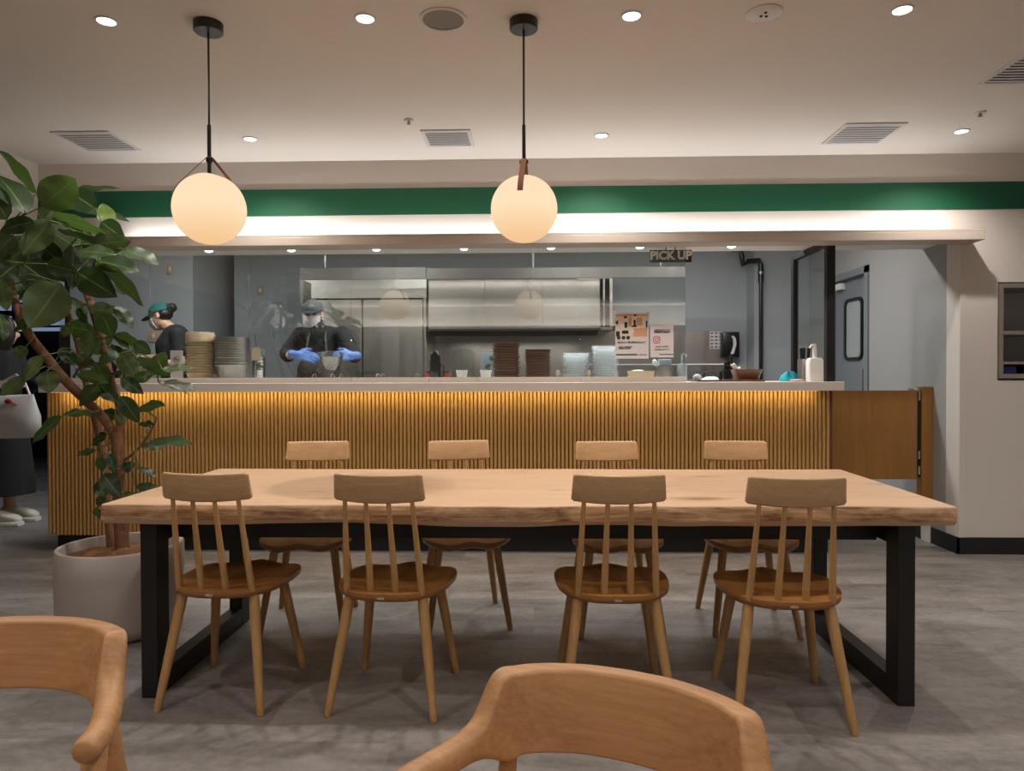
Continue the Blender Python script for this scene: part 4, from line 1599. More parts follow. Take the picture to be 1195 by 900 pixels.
# ------------------------------------------------------------------ things on the worktop
WT = 1.16


def px(x, Y):
    return pt(x, 436, Y).x


def bowl_bm(r, h, rb, th, n=36, lip=.009):
    g = G()
    lp_ = min(.006, h * .12)
    g.lathe([(rb, 0), (rb * 1.02, .004), (lerp(rb, r, .55), h * .35), (lerp(rb, r, .78) - lip * .6, h * .75), (r - lip, h - lp_), (r, h - lp_ * .8), (r, h), (r - lip - th, h - .0005),
             (lerp(rb, r, .77) - lip * .6 - th, h * .75), (lerp(rb, r, .5) - th, h * .35), (rb * .9, .006), (.002, .006)], n=n, cap=False)
    g.rings([[Vector((rb * math.cos(2 * PI * k / n), rb * math.sin(2 * PI * k / n), 0)) for k in range(n)], [Vector((.002 * math.cos(2 * PI * k / n), .002 * math.sin(2 * PI * k / n), 0)) for k in range(n)]], cap=False)
    return g


def stack(name, x, Y, z0, r, h, rb, th, step, count, mat, cat, lab, top, group, jitter=.002):
    X = px(x, Y)
    first = None
    for i in range(count):
        lb = top if i == count - 1 else lab
        loc = (X + random.uniform(-jitter, jitter), Y + random.uniform(-jitter, jitter), z0 + i * step)
        if first is None:
            first = bowl_bm(r, h, rb, th).obj(name, mat, None, loc)
            tag(first, lb, cat, group)
        else:
            c = first.copy()
            COL.objects.link(c)
            c.location = loc
            c.rotation_euler = (0, 0, random.uniform(0, 6))
            c['label'] = lb


s5 = 5.38 / F
# kraft bowls
top_z = pt(234, 399, 5.38).z
stack('kraft_bowl', 235, 5.38, WT, .113, .075, .07, .0015, (top_z - WT - .075) / 12, 13, M['kraft'], 'bowl',
      'beige paper bowl nested in the stack left of the steel bowls', 'topmost beige paper bowl of the wide stack left of the steel bowls', 'beige paper bowls')
tz = top_z
g = G()
g.lathe([(.105, 0), (.107, .05), (.1, .07), (.095, .07), (.1, .05), (.098, .002), (.002, .002)], n=36, cap=False)
tag(g.obj('paper_lid', M['kraft'], None, (px(234, 5.38), 5.38, tz + .002)), 'beige paper lid turned over on top of the paper bowl stack', 'lid')
# steel bowls
top_z = pt(270, 394, 5.38).z
stack('steel_bowl', 271, 5.37, WT, .134, .14, .07, .0012, (top_z - WT - .14) / 11, 12, M['steel'], 'bowl',
      'large steel mixing bowl nested in the stack beside the paper bowls', 'topmost large steel mixing bowl of the stack beside the paper bowls', 'large steel mixing bowls')
top_z = pt(300, 408, 5.40).z
stack('small_steel_bowl', 302, 5.50, WT, .055, .10, .038, .002, (top_z - WT - .10) / 6, 7, M['chrome'], 'bowl',
      'small steel bowl nested in the stack behind the beige card', 'topmost small steel bowl in the stack behind the beige card', 'small steel bowls')
p = pt(299, 413, 5.33)
cc = thing('card_clip', 'beige card held up by a wire clip before the small steel bowls', 'card', (p.x, 5.33, WT))
zc = p.z - WT
G().box((-.033, -.002, zc - .05), (.033, .001, zc + .05)).obj('card', M['tagc'], cc, smooth=False)
G().lathe([(.025, 0), (.025, .008), (.004, .012)], n=20).tube([(0, .004, .01), (0, .004, zc + .05), (-.015, .006, zc + .15)], .002, 6).obj('wire_stand', M['blackp'], cc)
# no smoking card
p = pt(203, 424, 5.15)
nc = thing('no_smoking_card', 'white standing card with a red no smoking symbol by the paper bowls', 'sign', (p.x, 5.19, WT))
ww = 15 * 5.15 / F
hh_ = pt(203, 409, 5.19).z - WT
G().box((-ww / 2, -.002, 0), (ww / 2, .002, hh_)).box((-ww / 2, .002, 0), (ww / 2, .04, .003)).obj('card', M['paper'], nc, smooth=False)
g = G()
cz_ = hh_ * .72
oo, ii = disc(0, cz_, .024, .024, 24), disc(0, cz_, .019, .019, 24)
g.rings([[Vector((u, yy, v)) for u, v in lst] for lst, yy in ((oo, -.0022), (oo, -.003), (ii, -.003), (ii, -.0022))], cap=False)
m_ = .016
flat(g, [(-m_ - .002, cz_ + m_ - .002), (-m_ + .002, cz_ + m_ + .002), (m_ + .002, cz_ - m_ + .002), (m_ - .002, cz_ - m_ - .002)], -.003, -.0022)
g.obj('prohibition_ring', M['red'], nc, smooth=False)
G().box((-.014, -.0028, cz_ - .003), (.014, -.0022, cz_ + .003)).box((-ww * .35, -.0028, hh_ * .36), (ww * .35, -.0022, hh_ * .39)).box((-ww * .4, -.0028, hh_ * .1), (ww * .4, -.0022, hh_ * .115)).obj('print', M['ink'], nc, smooth=False)

# brown lacquer bowl stacks
top_z = pt(591, 400, 5.38).z
stack('brown_bowl', 591, 5.38, WT, .106, .05, .066, .0015, (top_z - WT - .05) / 12, 13, M['rattan'], 'bowl',
      'dark brown bowl in the taller of the two brown stacks', 'topmost dark brown bowl of the taller brown stack', 'dark brown bowls in the taller stack', .004)
top_z = pt(625, 408, 5.36).z
stack('brown_bowl', 628, 5.36, WT, .101, .05, .062, .0015, (top_z - WT - .05) / 10, 11, M['rattan'], 'bowl',
      'dark brown bowl in the shorter stack beside the clear plates', 'topmost dark brown bowl of the shorter brown stack', 'dark brown bowls in the shorter stack', .005)
# clear plates
top_z = pt(672, 412, 5.38).z
stack('clear_bowl', 672, 5.38, WT, .112, .04, .06, .0015, (top_z - WT - .04) / 10, 11, M['clear'], 'bowl',
      'clear glass bowl in the shorter clear stack', 'topmost clear glass bowl of the shorter clear stack', 'clear glass bowls in the shorter stack', .005)
top_z = pt(706, 404, 5.38).z
stack('clear_bowl', 706, 5.38, WT, .108, .04, .06, .0015, (top_z - WT - .04) / 13, 14, M['clear'], 'bowl',
      'clear glass bowl in the taller stack beside the posters', 'topmost clear glass bowl of the taller clear stack', 'clear glass bowls in the taller stack', .004)

# black glossy coffee pot
p = pt(508, 424, 5.42)
kp = thing('black_flask', 'glossy black domed flask standing by the refrigerator edge', 'flask', (p.x, 5.42, WT))
hh_ = pt(508, 409, 5.42).z - WT
G().lathe([(.035, 0), (.042, .01), (.043, hh_ * .6), (.036, hh_ * .68), (.040, hh_ * .74), (.036, hh_ * .9), (.02, hh_), (.002, hh_ + .002)], n=28).obj('flask_body', plain('gloss_black', '0b0b0c', .08), kp)
G().tube([(.03, 0, hh_ * .55), (.065, 0, hh_ * .5), (.065, 0, hh_ * .2), (.035, 0, hh_ * .15)], .006, 8).obj('handle', M['blackp'], kp)
for x, lb in ((501, 'small dark red box left of the black flask'), (520, 'small dark red box right of the black flask')):
    p = pt(x, 430, 5.45)
    bx_ = thing('spice_box', lb, 'box', (p.x, 5.45, WT))
    G().box((-.026, -.02, 0), (.026, .02, .072), .003).obj('box_body', M['red'], bx_)
    G().box((-.028, -.022, .0725), (.028, .022, .083), .002).obj('box_lid', M['ink'], bx_)
# clear dome case
p = pt(541, 424, 5.42)
dc = thing('acrylic_case', 'clear round-topped acrylic case with dishes showing through', 'case', (p.x, 5.42, WT))
hh_ = pt(541, 408, 5.42).z - WT
G().rings([[Vector((a, yy, hh_ / 2 + b)) for a, b in rrect(.165, hh_, .045)] for yy in (-.07, .07)]).obj('case_shell', M['acrylic'], dc)
G().box((-.07, -.06, .002), (.07, .06, .014), .003).obj('case_tray', M['white'], dc)
for x, lb in ((539, 'small white cup in front of the clear acrylic case'), (567, 'small white cup left of the taller brown stack')):
    p = pt(x, 433, 5.18)
    hh_ = pt(x, 432, 5.18).z - WT
    tag(G().lathe([(.03, 0), (.042, hh_ - .006), (.046, hh_), (.04, hh_), (.028, .006), (.002, .006)], n=24, cap=False).rings([[Vector((.03 * math.cos(k), .03 * math.sin(k), 0)) for k in [2 * PI * q / 24 for q in range(24)]], [Vector((.002 * math.cos(k), .002 * math.sin(k), 0)) for k in [2 * PI * q / 24 for q in range(24)]]], cap=False)
        .obj('white_cup', M['white'], None, (p.x, 5.18, WT)), lb, 'cup', 'small white cups')
p = pt(570, 424, 5.55)
hh_ = pt(570, 412, 5.55).z - WT
tag(G().box((-.06, -.03, 0), (.075, .03, hh_), .006).obj('storage_bin', M['teala'], None, (p.x, 5.56, WT)), 'pale grey-blue bin standing behind the taller brown stack', 'bin')
# green garnish packets
tag(G().ell((0, 0, .0), (.022, .012, .02), rot=Matrix.Rotation(.3, 3, 'Y')).ell((-.03, -.005, -.06), (.025, .012, .017), rot=Matrix.Rotation(-.6, 3, 'Y')).ell((-.02, -.002, -.12), (.02, .014, .045)).obj('herb_packet', plain('dark_green_wrap', '26553a', .5), None, (px(574, 5.25), 5.25, pt(574, 418, 5.25).z)), 'dark green herb packet leaning on the taller brown stack', 'packet')
# chrome loops of tongs
first = None
for x in (367, 388, 398, 441, 447, 487, 652):
    if first is None:
        first = G().tube([(-.014, 0, 0), (-.014, 0, .048), (-.007, 0, .062), (.007, 0, .062), (.014, 0, .048), (.014, 0, 0)], .0025, 8).obj('tongs_handle', M['chrome'], None, (px(x, 5.2), 5.2, WT))
        tag(first, 'small chrome wire loop peeking over the glass base rail', 'tongs', 'chrome wire loops behind the base rail')
    else:
        c = first.copy()
        COL.objects.link(c)
        c.location = (px(x, 5.2), 5.2, WT)
for x, lb in ((651, 'small white tap knob left of the shorter clear stack'), (687, 'small white pump knob between the two clear stacks')):
    tag(G().lathe([(.008, 0), (.008, .05), (.016, .055), (.016, .075), (.01, .085), (.002, .086)], n=16).obj('soap_tap', M['tagc'], None, (px(x, 5.27), 5.27, WT)), lb, 'knob')

# right of the posters, behind the glass
p = pt(748, 434, 5.25)
hh_ = pt(748, 433, 5.25).z - WT
bk = thing('wicker_tray', 'shallow beige basket behind the glass under the posters', 'basket', (p.x, 5.26, WT))
o_, i_ = rrect(.19, .12, .02), rrect(.165, .10, .02)
g = G()
g.rings([[Vector((a, b, z)) for a, b in l] for l, z in ((i_, 0), (o_, hh_), (rrect(.18, .11, .02), hh_), (rrect(.155, .09, .02), .008), (rrect(.02, .02, .005), .008))], cap=True)
g.obj('basket_body', M['kraft'], bk)
G().ell((-.02, 0, hh_ - .012), (.06, .035, .022)).obj('folded_napkin', M['white'], bk)
p = pt(776, 428, 5.4)
sb = thing('utensil_bowl', 'steel bowl holding a pale scoop and tongs under the smaller sheet', 'bowl', (p.x, 5.4, WT))
hh_ = pt(776, 427, 5.4).z - WT
bowl_bm(.085, hh_, .055, .002).obj('bowl_shell', M['steeld'], sb)
G().box((-.05, -.02, hh_ * .4), (.05, .03, hh_ + .05), .012).obj('scoop', M['teala'], sb)
G().capsule((-.03, -.01, hh_ * .6), .007, (-.085, -.04, hh_ + .03), .018).obj('ladle', M['white'], sb)
p = pt(796, 430, 5.36)
hh_ = pt(796, 424, 5.36).z - WT
bt = thing('pump_bottle', 'clear grey pump bottle at the right end of the glass panes', 'bottle', (p.x, 5.36, WT))
G().lathe([(.036, 0), (.038, .006), (.038, hh_ * .8), (.028, hh_ * .95), (.012, hh_), (.002, hh_)], n=24).obj('bottle_body', clear_plastic('bottle_clear', 'a9b4ba', .7), bt)
G().tube([(0, 0, hh_), (0, 0, hh_ + .06)], .008, 10).tube([(-.01, 0, hh_ + .065), (.02, 0, hh_ + .065), (.035, 0, hh_ + .05)], .006, 8).obj('pump_head', M['teala'], bt)

# low clear guard
lg = thing('low_guard', 'low clear guard panel with a bright top edge at the kitchen side', 'glass screen', (px(670, 5.58), 5.58, WT))
w = px(850, 5.58) - px(670, 5.58)
hh_ = pt(760, 426, 5.58).z - WT
G().box((0, -.003, 0), (w, .003, hh_)).obj('guard_pane', M['acrylic'], lg, smooth=False)
G().box((0, -.004, hh_), (w, .004, hh_ + .008)).box((w - .004, -.004, 0), (w + .004, .004, hh_)).obj('guard_edge', M['ring'], lg, smooth=False)

# tray group on the right
tyc = 5.0
tx0, tx1 = px(808, tyc), px(888, tyc)
tag(G().rings([[Vector((a, b, z)) for a, b in l] for l, z in ((rrect(tx1 - tx0 - .02, .26, .02), 0), (rrect(tx1 - tx0, .28, .03), .014), (rrect(tx1 - tx0 - .01, .27, .025), .014), (rrect(tx1 - tx0 - .03, .25, .02), .004))])
    .obj('serving_tray', M['rattan'], None, ((tx0 + tx1) / 2, tyc, WT)), 'dark brown tray on the worktop right of the glass panes', 'tray')
tz = WT + .0145
p = pt(826, 440, 5.0)
g = G()
g.rings([[Vector((a + sk, b, z)) for a, b in rrect(w_, d_, .02)] for w_, d_, z, sk in ((.11, .09, 0, 0), (.12, .1, .006, 0), (.10, .08, .018, .005), (.06, .05, .03, .01))])
tag(g.obj('folded_cloth', M['white'], None, (p.x + .01, 4.99, WT + .0045)), 'folded white cloth on the brown tray', 'cloth')
tag(G().ell((0, 0, .025), (.03, .025, .025)).obj('wrapped_towel', M['teala'], None, (px(811, 5.02) + .02, 5.04, WT + .0045)), 'rolled grey wet towel on the left end of the brown tray', 'towel')
p = pt(829, 434, 5.08)
bl = thing('tape_dispenser', 'small black dispenser with a curved top behind the white cloth', 'dispenser', (p.x, 5.09, WT + .0045))
G().box((-.05, -.02, 0), (.04, .02, .03), .006).tube([(-.045, 0, .03), (-.04, 0, .055), (.0, 0, .065), (.035, 0, .055), (.04, 0, .03)], .007, 8).obj('dispenser_body', M['blackp'], bl)
G().lathe([(.012, 0), (.012, .05), (.008, .07), (.002, .071)], (.075, 0, 0), 14).obj('dispenser_bottle', M['blackp'], bl)
p = pt(871, 435, 5.0)
hh_ = pt(871, 432, 5.0).z - WT
ww = (px(887, 5.0) - px(855, 5.0)) / 2
wbw = thing('wooden_bowl', 'brown wooden bowl on the tray at the right end', 'bowl', (p.x, 5.0, WT + .0045))
g = G()
o_ = lambda s: rrect(2 * ww * s, .17 * s, .03 * s)
g.rings([[Vector((a, b, z)) for a, b in l] for l, z in ((o_(.7), 0), (o_(.85), hh_ * .5), (o_(1.), hh_), (o_(.95), hh_), (o_(.8), hh_ * .5), (o_(.62), .008))])
g.obj('bowl_shell', wood('walnut_bowl', '5a3a22', '7d5433', 'X', 1., .4), wbw)
G().ell((-.055, -.02, hh_ + .006), (.012, .012, .012)).capsule((-.05, .02, hh_ * .6), .006, (-.10, .0, hh_ + .03), .008).capsule((-.035, .02, hh_ * .6), .006, (-.085, .0, hh_ + .035), .008).obj('wrapped_straws', M['white'], wbw)
p = pt(849, 432, 5.2)
hh_ = pt(849, 425, 5.2).z - WT
tag(G().box((-.028, -.02, 0), (.028, .02, hh_ * .7), .004).box((-.02, -.015, hh_ * .7), (.02, .015, hh_ + .02), .006).obj('napkin_holder', M['blackp'], None, (p.x, 5.22, WT)), 'black napkin holder behind the wooden bowl', 'holder')
tag(G().lathe([(.013, 0), (.014, .12), (.009, .14), (.013, .15), (.012, .19), (.002, .195)], n=14).obj('sauce_bottle', M['blackp'], None, (px(854, 5.3), 5.32, WT)), 'slim black bottle left of the wooden bowl', 'bottle')
# sanitiser and cutlery bin
p = pt(950.5, 440, 4.84)
hh_ = pt(951, 418, 4.84).z - WT
sj = thing('sanitizer_jug', 'white square pump jug against the front post of the framed end screen', 'bottle', (p.x, 4.84, WT))
g = G()
o_ = lambda s: rrect(.098 * s, .075 * s, .015)
g.rings([[Vector((a, b, z)) for a, b in l] for l, z in ((o_(.95), 0), (o_(1.), .006), (o_(1.), hh_ - .02), (o_(.8), hh_), (rrect(.04, .04, .018), hh_ + .002))])
g.obj('jug_body', M['white'], sj)
G().tube([(0, 0, hh_), (0, 0, hh_ + .07)], .014, 12).tube([(.006, 0, hh_ + .085), (-.02, 0, hh_ + .085), (-.03, 0, hh_ + .068)], .008, 8).tube([(0, 0, hh_ + .07), (0, 0, hh_ + .095)], .011, 12).obj('pump_head', M['white'], sj)
p = pt(939, 440, 4.94)
cb = thing('cutlery_bin', 'steel cutlery bin with black handles sticking out beside the white jug', 'bin', (p.x, 4.94, WT))
hh_ = pt(939, 419, 4.94).z - WT
g = G()
g.rings([[Vector((a, b, z)) for a, b in l] for l, z in ((rrect(.075, .075, .008), 0), (rrect(.075, .075, .008), hh_), (rrect(.07, .07, .006), hh_), (rrect(.07, .07, .006), .01))])
g.obj('bin_shell', M['steel'], cb)
for dx, dy, tx_ in ((-.018, .0, -.02), (.0, .015, .0), (.018, -.005, .028)):
    G().capsule((dx, dy, hh_ * .5), .007, (dx + tx_ * .3, dy, hh_ + .07), .01).obj('tool_handle', M['blackp'], cb)
g = G()
rings = []
for s, z in ((1.0, .0), (1.02, .012), (.85, .035), (.5, .05), (.05, .055)):
    rings.append([Vector((.06 * s * math.cos(a) * (1 + .2 * math.sin(3 * a)), .04 * s * math.sin(a) * (1 + .2 * math.cos(2 * a)), z * (1 + .35 * math.sin(2 * a + 1)))) for a in [2 * PI * k / 28 for k in range(28)]])
g.rings(rings)
tag(g.obj('wipe_cloth', M['teal'], None, (px(924, 4.98), 5.02, WT + .001)), 'crumpled turquoise wipe on the worktop near the framed end screen', 'cloth')
tag(G().ell((0, 0, .0085), (.05, .04, .008)).obj('pink_cloth', plain('pale_pink_cloth', 'c79a90', .9), None, (px(929, 4.88), 4.86, WT)), 'flat pale pink cloth in front of the turquoise wipe', 'cloth')
# left end of the worktop: till and small boxes half hidden by the fig
p = pt(120, 430, 5.3)
tl_ = thing('till_screen', 'dark tablet till standing on the worktop behind the fig leaves', 'till', (px(138, 5.3), 5.3, WT))
g = G()
g.rings([[Vector((x, 0, .03)), Vector((x, .012, .03)), Vector((x, .072, .17)), Vector((x, .06, .175))] for x in (-.1, .1)])
g.obj('screen', M['blackp'], tl_, smooth=False)
G().box((-.05, .0, 0), (.05, .1, .03), .008).obj('stand', M['blackp'], tl_)
for x, h_, m_, lb in ((107, .10, M['kraft'], 'beige carton on the worktop left of the dark till'), (120, .09, M['white'], 'white carton on the worktop just left of the dark till')):
    b_ = thing('carton', lb, 'box', (px(x, 5.35), 5.35, WT))
    G().box((-.03, -.03, 0), (.03, .03, h_), .002).obj('carton_body', m_, b_)
    G().box((-.0305, -.0305, h_ * .55), (.0305, .0305, h_ * .7)).obj('carton_band', M['tagc'], b_, smooth=False)

# ================================================================== PEOPLE


def hand(g, wrist, dirv, palmn, side, s=1., curl=.6):
    """palm + four fingers + thumb; side is towards the thumb"""
    d = Vector(dirv).normalized()
    n = Vector(palmn)
    n = (n - d * n.dot(d)).normalized()
    sd = Vector(side)
    sd = (sd - d * sd.dot(d) - n * sd.dot(n)).normalized()
    w = Vector(wrist)
    kn = w + d * .085 * s
    g.capsule(w, .024 * s, w + d * .03 * s, .027 * s)
    for k in (-1.5, -.5, .5, 1.5):
        g.capsule(w + d * .02 * s + sd * k * .014 * s, .017 * s, kn + sd * k * .019 * s, .0125 * s)
    for k, ln in ((1.5, .070), (.5, .078), (-.5, .073), (-1.5, .058)):
        a = kn + sd * k * .0195 * s
        p1 = a + (d * math.cos(curl * .5) + n * math.sin(curl * .5)) * ln * .45 * s
        p2 = p1 + (d * math.cos(curl * 1.3) + n * math.sin(curl * 1.3)) * ln * .33 * s
        p3 = p2 + (d * math.cos(curl * 2.) + n * math.sin(curl * 2.)) * ln * .24 * s
        g.chain([a, p1, p2, p3], [.0105 * s, .0098 * s, .009 * s, .0082 * s])
    a = w + d * .028 * s + sd * .026 * s
    p1 = a + (d * .55 + sd * .75 + n * .25).normalized() * .038 * s
    p2 = p1 + (d * .85 + sd * .25 + n * .4).normalized() * .032 * s
    g.chain([a, p1, p2], [.0145 * s, .0115 * s, .0098 * s])


def head(g, c, R):
    """skull, jaw, nose, ears about centre c; R turns local (face = -Y) to world"""
    c = Vector(c)

    def e(p, r):
        g.ell(c + R @ Vector(p), r, 12, R)
    e((0, .012, .03), (.074, .092, .085))
    e((0, -.025, -.03), (.062, .066, .075))
    e((0, -.045, -.078), (.036, .036, .026))
    e((0, -.096, -.018), (.011, .014, .022))
    e((0, -.088, .028), (.045, .012, .012))
    for s in (-1, 1):
        e((s * .074, .012, -.005), (.010, .018, .030))


def eyes(parent, c, R):
    c = Vector(c)
    for s in (-1, 1):
        G().ell(c + R @ Vector((s * .031, -.082, .006)), (.013, .008, .006), 8, R).obj('eye', M['ink'], parent)


# --- cook in the middle, facing the dining room
HY = 5.95
hc = pt(366, 366, HY)          # eye level
hx, hzc = hc.x, hc.z
ck = thing('person', 'cook in dark cap, white mask and blue gloves holding a steel bowl', 'person', (hx, HY, KZ))
o0 = Vector((hx, HY, KZ))


def L3(x, y, Y):
    return pt(x, y, Y) - o0


R0 = Matrix.Rotation(math.radians(6), 3, 'Z') @ Matrix.Rotation(math.radians(10), 3, 'X')
hcl = Vector((0, -.02, hzc - KZ - .005))
shz = pt(370, 388, HY).z - KZ
sL, sR = L3(351, 391, HY), L3(399, 390, HY)
eL, eR = L3(334, 415, HY - .10), L3(414, 416, HY - .12)
wL, wR = L3(346, 414, HY - .27), L3(412, 415, HY - .25)
hips = KZ * 0 + .92
cxm = (sL.x + sR.x) / 2
g = G()
head(g, hcl, R0)
g.capsule((0 + .01, .0, hzc - KZ - .07), .052, (cxm * .5, .02, shz), .058)
g.chain([(cxm, .02, shz - .06), (cxm, .02, shz - .3), (cxm, .02, hips)], [.13, .125, .14])
g.capsule(sL, .052, sR, .052)
for s_, e_, w_ in ((sL, eL, wL), (sR, eR, wR)):
    g.chain([s_, e_, w_], [.05, .042, .028])
for s in (-1, 1):
    g.chain([(cxm + s * .09, .02, hips), (cxm + s * .10, .01, .49), (cxm + s * .10, .03, .09)], [.09, .06, .042])
    g.capsule((cxm + s * .10, .03, .05), .045, (cxm + s * .11, -.12, .035), .035)
dL = (L3(372, 418, HY - .30) - wL)
dR = (L3(402, 415, HY - .30) - wR)
hand(g, wL, dL, (.2, .6, -.3), (.1, -.5, .8), 1., .5)
hand(g, wR, dR, (-.2, .6, -.3), (-.1, -.5, .8), 1., .8)
body = fuse(g.obj('body', M['skin'], ck), .007, 3)
eyes(ck, hcl, R0)
# gloves (slightly larger hands)
for w_, d_, pn, sd, cu in ((wL, dL, (.2, .6, -.3), (.1, -.5, .8), .5), (wR, dR, (-.2, .6, -.3), (-.1, -.5, .8), .8)):
    g = G()
    hand(g, w_, d_, pn, sd, 1.16, cu)
    dn = Vector(d_).normalized()
    g.capsule(w_ - dn * .04, .034, w_ + dn * .01, .03)
    fuse(g.obj('glove', M['glove'], ck), .006, 2)
# shirt
g = G()
g.chain([(cxm, .02, shz - .03), (cxm, .02, shz - .3), (cxm, .02, hips)], [.145, .15, .165])
g.capsule(sL + Vector((0, .0, -.005)), .07, sR + Vector((0, 0, -.005)), .07)
g.capsule((cxm * .6, .02, shz + .01), .068, (cxm, .02, shz - .03), .09)
for s_, e_, w_ in ((sL, eL, wL), (sR, eR, wR)):
    g.chain([s_, s_.lerp(e_, .6), e_.lerp(s_, .08), e_.lerp(w_, .16)], [.072, .07, .066, .06])
fuse(g.obj('shirt', M['cloth'], ck), .010, 4)
# apron
g = G()
rings = []
for z, hwid, yb in ((shz - .17, .11, -.145), (shz - .22, .13, -.158), (shz - .28, .17, -.165), (shz - .45, .19, -.175), (.75, .20, -.185), (.42, .215, -.185)):
    pts_ = []
    for k in range(13):
        u = k / 12 * 2 - 1
        pts_.append(Vector((cxm + hwid * u, yb + .075 * u * u, z)))
    for k in range(12, -1, -1):
        u = k / 12 * 2 - 1
        pts_.append(Vector((cxm + hwid * u, yb + .012 + .075 * u * u, z)))
    rings.append(pts_)
g.rings(rings)
g.obj('apron', M['apron'], ck)
G().tube([(cxm - .09, -.15, shz - .18), (cxm - .07, -.125, shz - .05), (cxm - .055, -.06, shz + .055), (cxm - .04, .06, shz + .06)], .008, 8).tube([(cxm + .09, -.15, shz - .18), (cxm + .07, -.125, shz - .05), (cxm + .06, -.06, shz + .055), (cxm + .04, .06, shz + .06)], .008, 8).obj('apron_strap', M['apron'], ck)


def cap_on(parent, c, R, mat, mat2, brim=.075):
    g = G()
    rings = []
    for k in range(9):
        a = PI / 2 * k / 8
        rr, zz = math.cos(a), math.sin(a)
        rings.append([Vector(c) + R @ Vector(((.086 * rr + .002) * math.cos(t), .012 + (.103 * rr + .002) * math.sin(t), .028 + .095 * zz)) for t in [2 * PI * q / 28 for q in range(28)]])
    g.rings(rings)
    cp = g.obj('cap', mat, parent)
    g = G()
    rings = []
    for k in range(-8, 9):
        t = -PI / 2 + k / 8 * 1.15
        i_ = Vector((.084 * math.cos(t), .012 + .10 * math.sin(t), .034))
        ext = brim * math.cos(k / 8 * 1.4) ** .8
        o_ = Vector((.088 * math.cos(t) * 1.02, .012 + .10 * math.sin(t) - ext, .034 - .022 * (1 - .4 * abs(k / 8))))
        rings.append([Vector(c) + R @ p for p in (i_, o_, o_ + Vector((0, 0, .004)), i_ + Vector((0, 0, .006)))])
    g.rings(rings)
    g.obj('cap_brim', mat2, parent)


def mask_on(parent, c, R):
    g = G()
    c = Vector(c)
    rings = []
    for v in range(7):
        zv = -.008 - v * .0165
        fr = [.55, .78, .95, 1., .95, .82, .6][v]
        rowo, rowi = [], []
        for k in range(13):
            t = -PI / 2 + (k / 12 * 2 - 1) * 1.2
            pr = .016 * fr * math.exp(-((k - 6) / 3.) ** 2)
            x_, y_ = .074 * math.cos(t), -.022 + (.076 + pr) * math.sin(t)
            sh_ = (1 - max(0, v - 3) * .07)
            rowo.append(c + R @ Vector((x_ * sh_, y_ * sh_ - .004, zv)))
            rowi.append(c + R @ Vector((x_ * sh_ * .97, y_ * sh_ * .97, zv)))
        rings.append(rowo + rowi[::-1])
    g.rings(rings)
    mk = g.obj('face_mask', M['mask'], parent)
    g = G()
    for s in (-1, 1):
        for z in (-.02, -.085):
            g.tube([c + R @ Vector((s * .066, -.055, z)), c + R @ Vector((s * .078, -.02, z * .6)), c + R @ Vector((s * .082, .02, -.008))], .0018, 6)
    g.obj('ear_loop', M['mask'], mk)


cap_on(ck, hcl, R0, M['capd'], plain('navy_cap_brim', '1c2733', .8), .07)
mask_on(ck, hcl, R0)
g = G()
g.ell(hcl + R0 @ Vector((0, .03, .005)), (.079, .085, .055), 12, R0)
g.obj('hair', M['hair'], ck)
# the bowl in the hands
bc = pt(387, 420, HY - .36)
rot_ = Matrix.Rotation(math.radians(28), 4, 'X')
bo = bowl_bm(.105, .12, .05, .002).obj('held_bowl', M['steeld'])
bo.location = (bc.x, HY - .37, bc.z - .07)
bo.rotation_euler = (math.radians(14), math.radians(4), 0)
tag(bo, "steel bowl held in the cook's blue gloved hands", 'bowl')

# --- worker on the left, facing left
WYY = 6.35
h2 = pt(185, 368, WYY)
wk = thing('person', 'worker in a teal cap and black t-shirt seen in profile, facing left', 'person', (h2.x + .06, WYY, KZ))
o0 = Vector((h2.x + .06, WYY, KZ))
R1 = Matrix.Rotation(math.radians(-90), 3, 'Z') @ Matrix.Rotation(math.radians(20), 3, 'X')
hcl = L3(187, 369, WYY)
sN, sF = L3(208, 391, WYY - .16), L3(203, 390, WYY + .16)
eN, eF = L3(211, 424, WYY - .20), L3(186, 418, WYY + .16)
wN, wF = L3(180, 424, WYY - .25), L3(166, 417, WYY + .02)
hip = L3(214, 440, WYY)
hip.z = .92
che = L3(201, 405, WYY)
g = G()
head(g, hcl, R1)
g.capsule(hcl + Vector((.03, 0, -.06)), .05, L3(202, 386, WYY), .055)
g.chain([L3(204, 393, WYY), che, hip], [.105, .12, .135])
g.capsule(sN, .05, sF, .05)
for s_, e_, w_ in ((sN, eN, wN), (sF, eF, wF)):
    g.chain([s_, e_, w_], [.047, .039, .026])
for s in (-1, 1):
    g.chain([hip + Vector((0, s * .09, 0)), (hip.x, s * .10, .49), (hip.x + .03, s * .10, .09)], [.09, .06, .042])
    g.capsule((hip.x + .03, s * .10, .05), .045, (hip.x - .12, s * .11, .035), .035)
hand(g, wN, (-.9, -.1, -.3), (0, .1, -1), (0, .9, .2), .95, .7)
hand(g, wF, (-.9, -.1, -.2), (0, .1, -1), (0, -.9, .2), .95, .7)
fuse(g.obj('body', M['skin'], wk), .007, 3)
eyes(wk, hcl, R1)
g = G()
g.chain([L3(205, 394, WYY), che + Vector((0, 0, 0)), hip], [.122, .142, .155])
g.capsule(sN, .066, sF, .066)
for s_, e_ in ((sN, eN), (sF, eF)):
    g.chain([s_, s_.lerp(e_, .55)], [.07, .072])
fuse(g.obj('shirt', M['cloth'], wk), .010, 4)
cap_on(wk, hcl, R1, M['cap'], M['cap'], .085)
mask_on(wk, hcl, R1)
g = G()
g.ell(hcl + R1 @ Vector((0, .045, .002)), (.077, .07, .062), 12, R1)
g.ell(hcl + R1 @ Vector((0, .135, .035)), (.042, .035, .042), 12, R1)
fuse(g.obj('hair', M['hair'], wk), .007, 3)
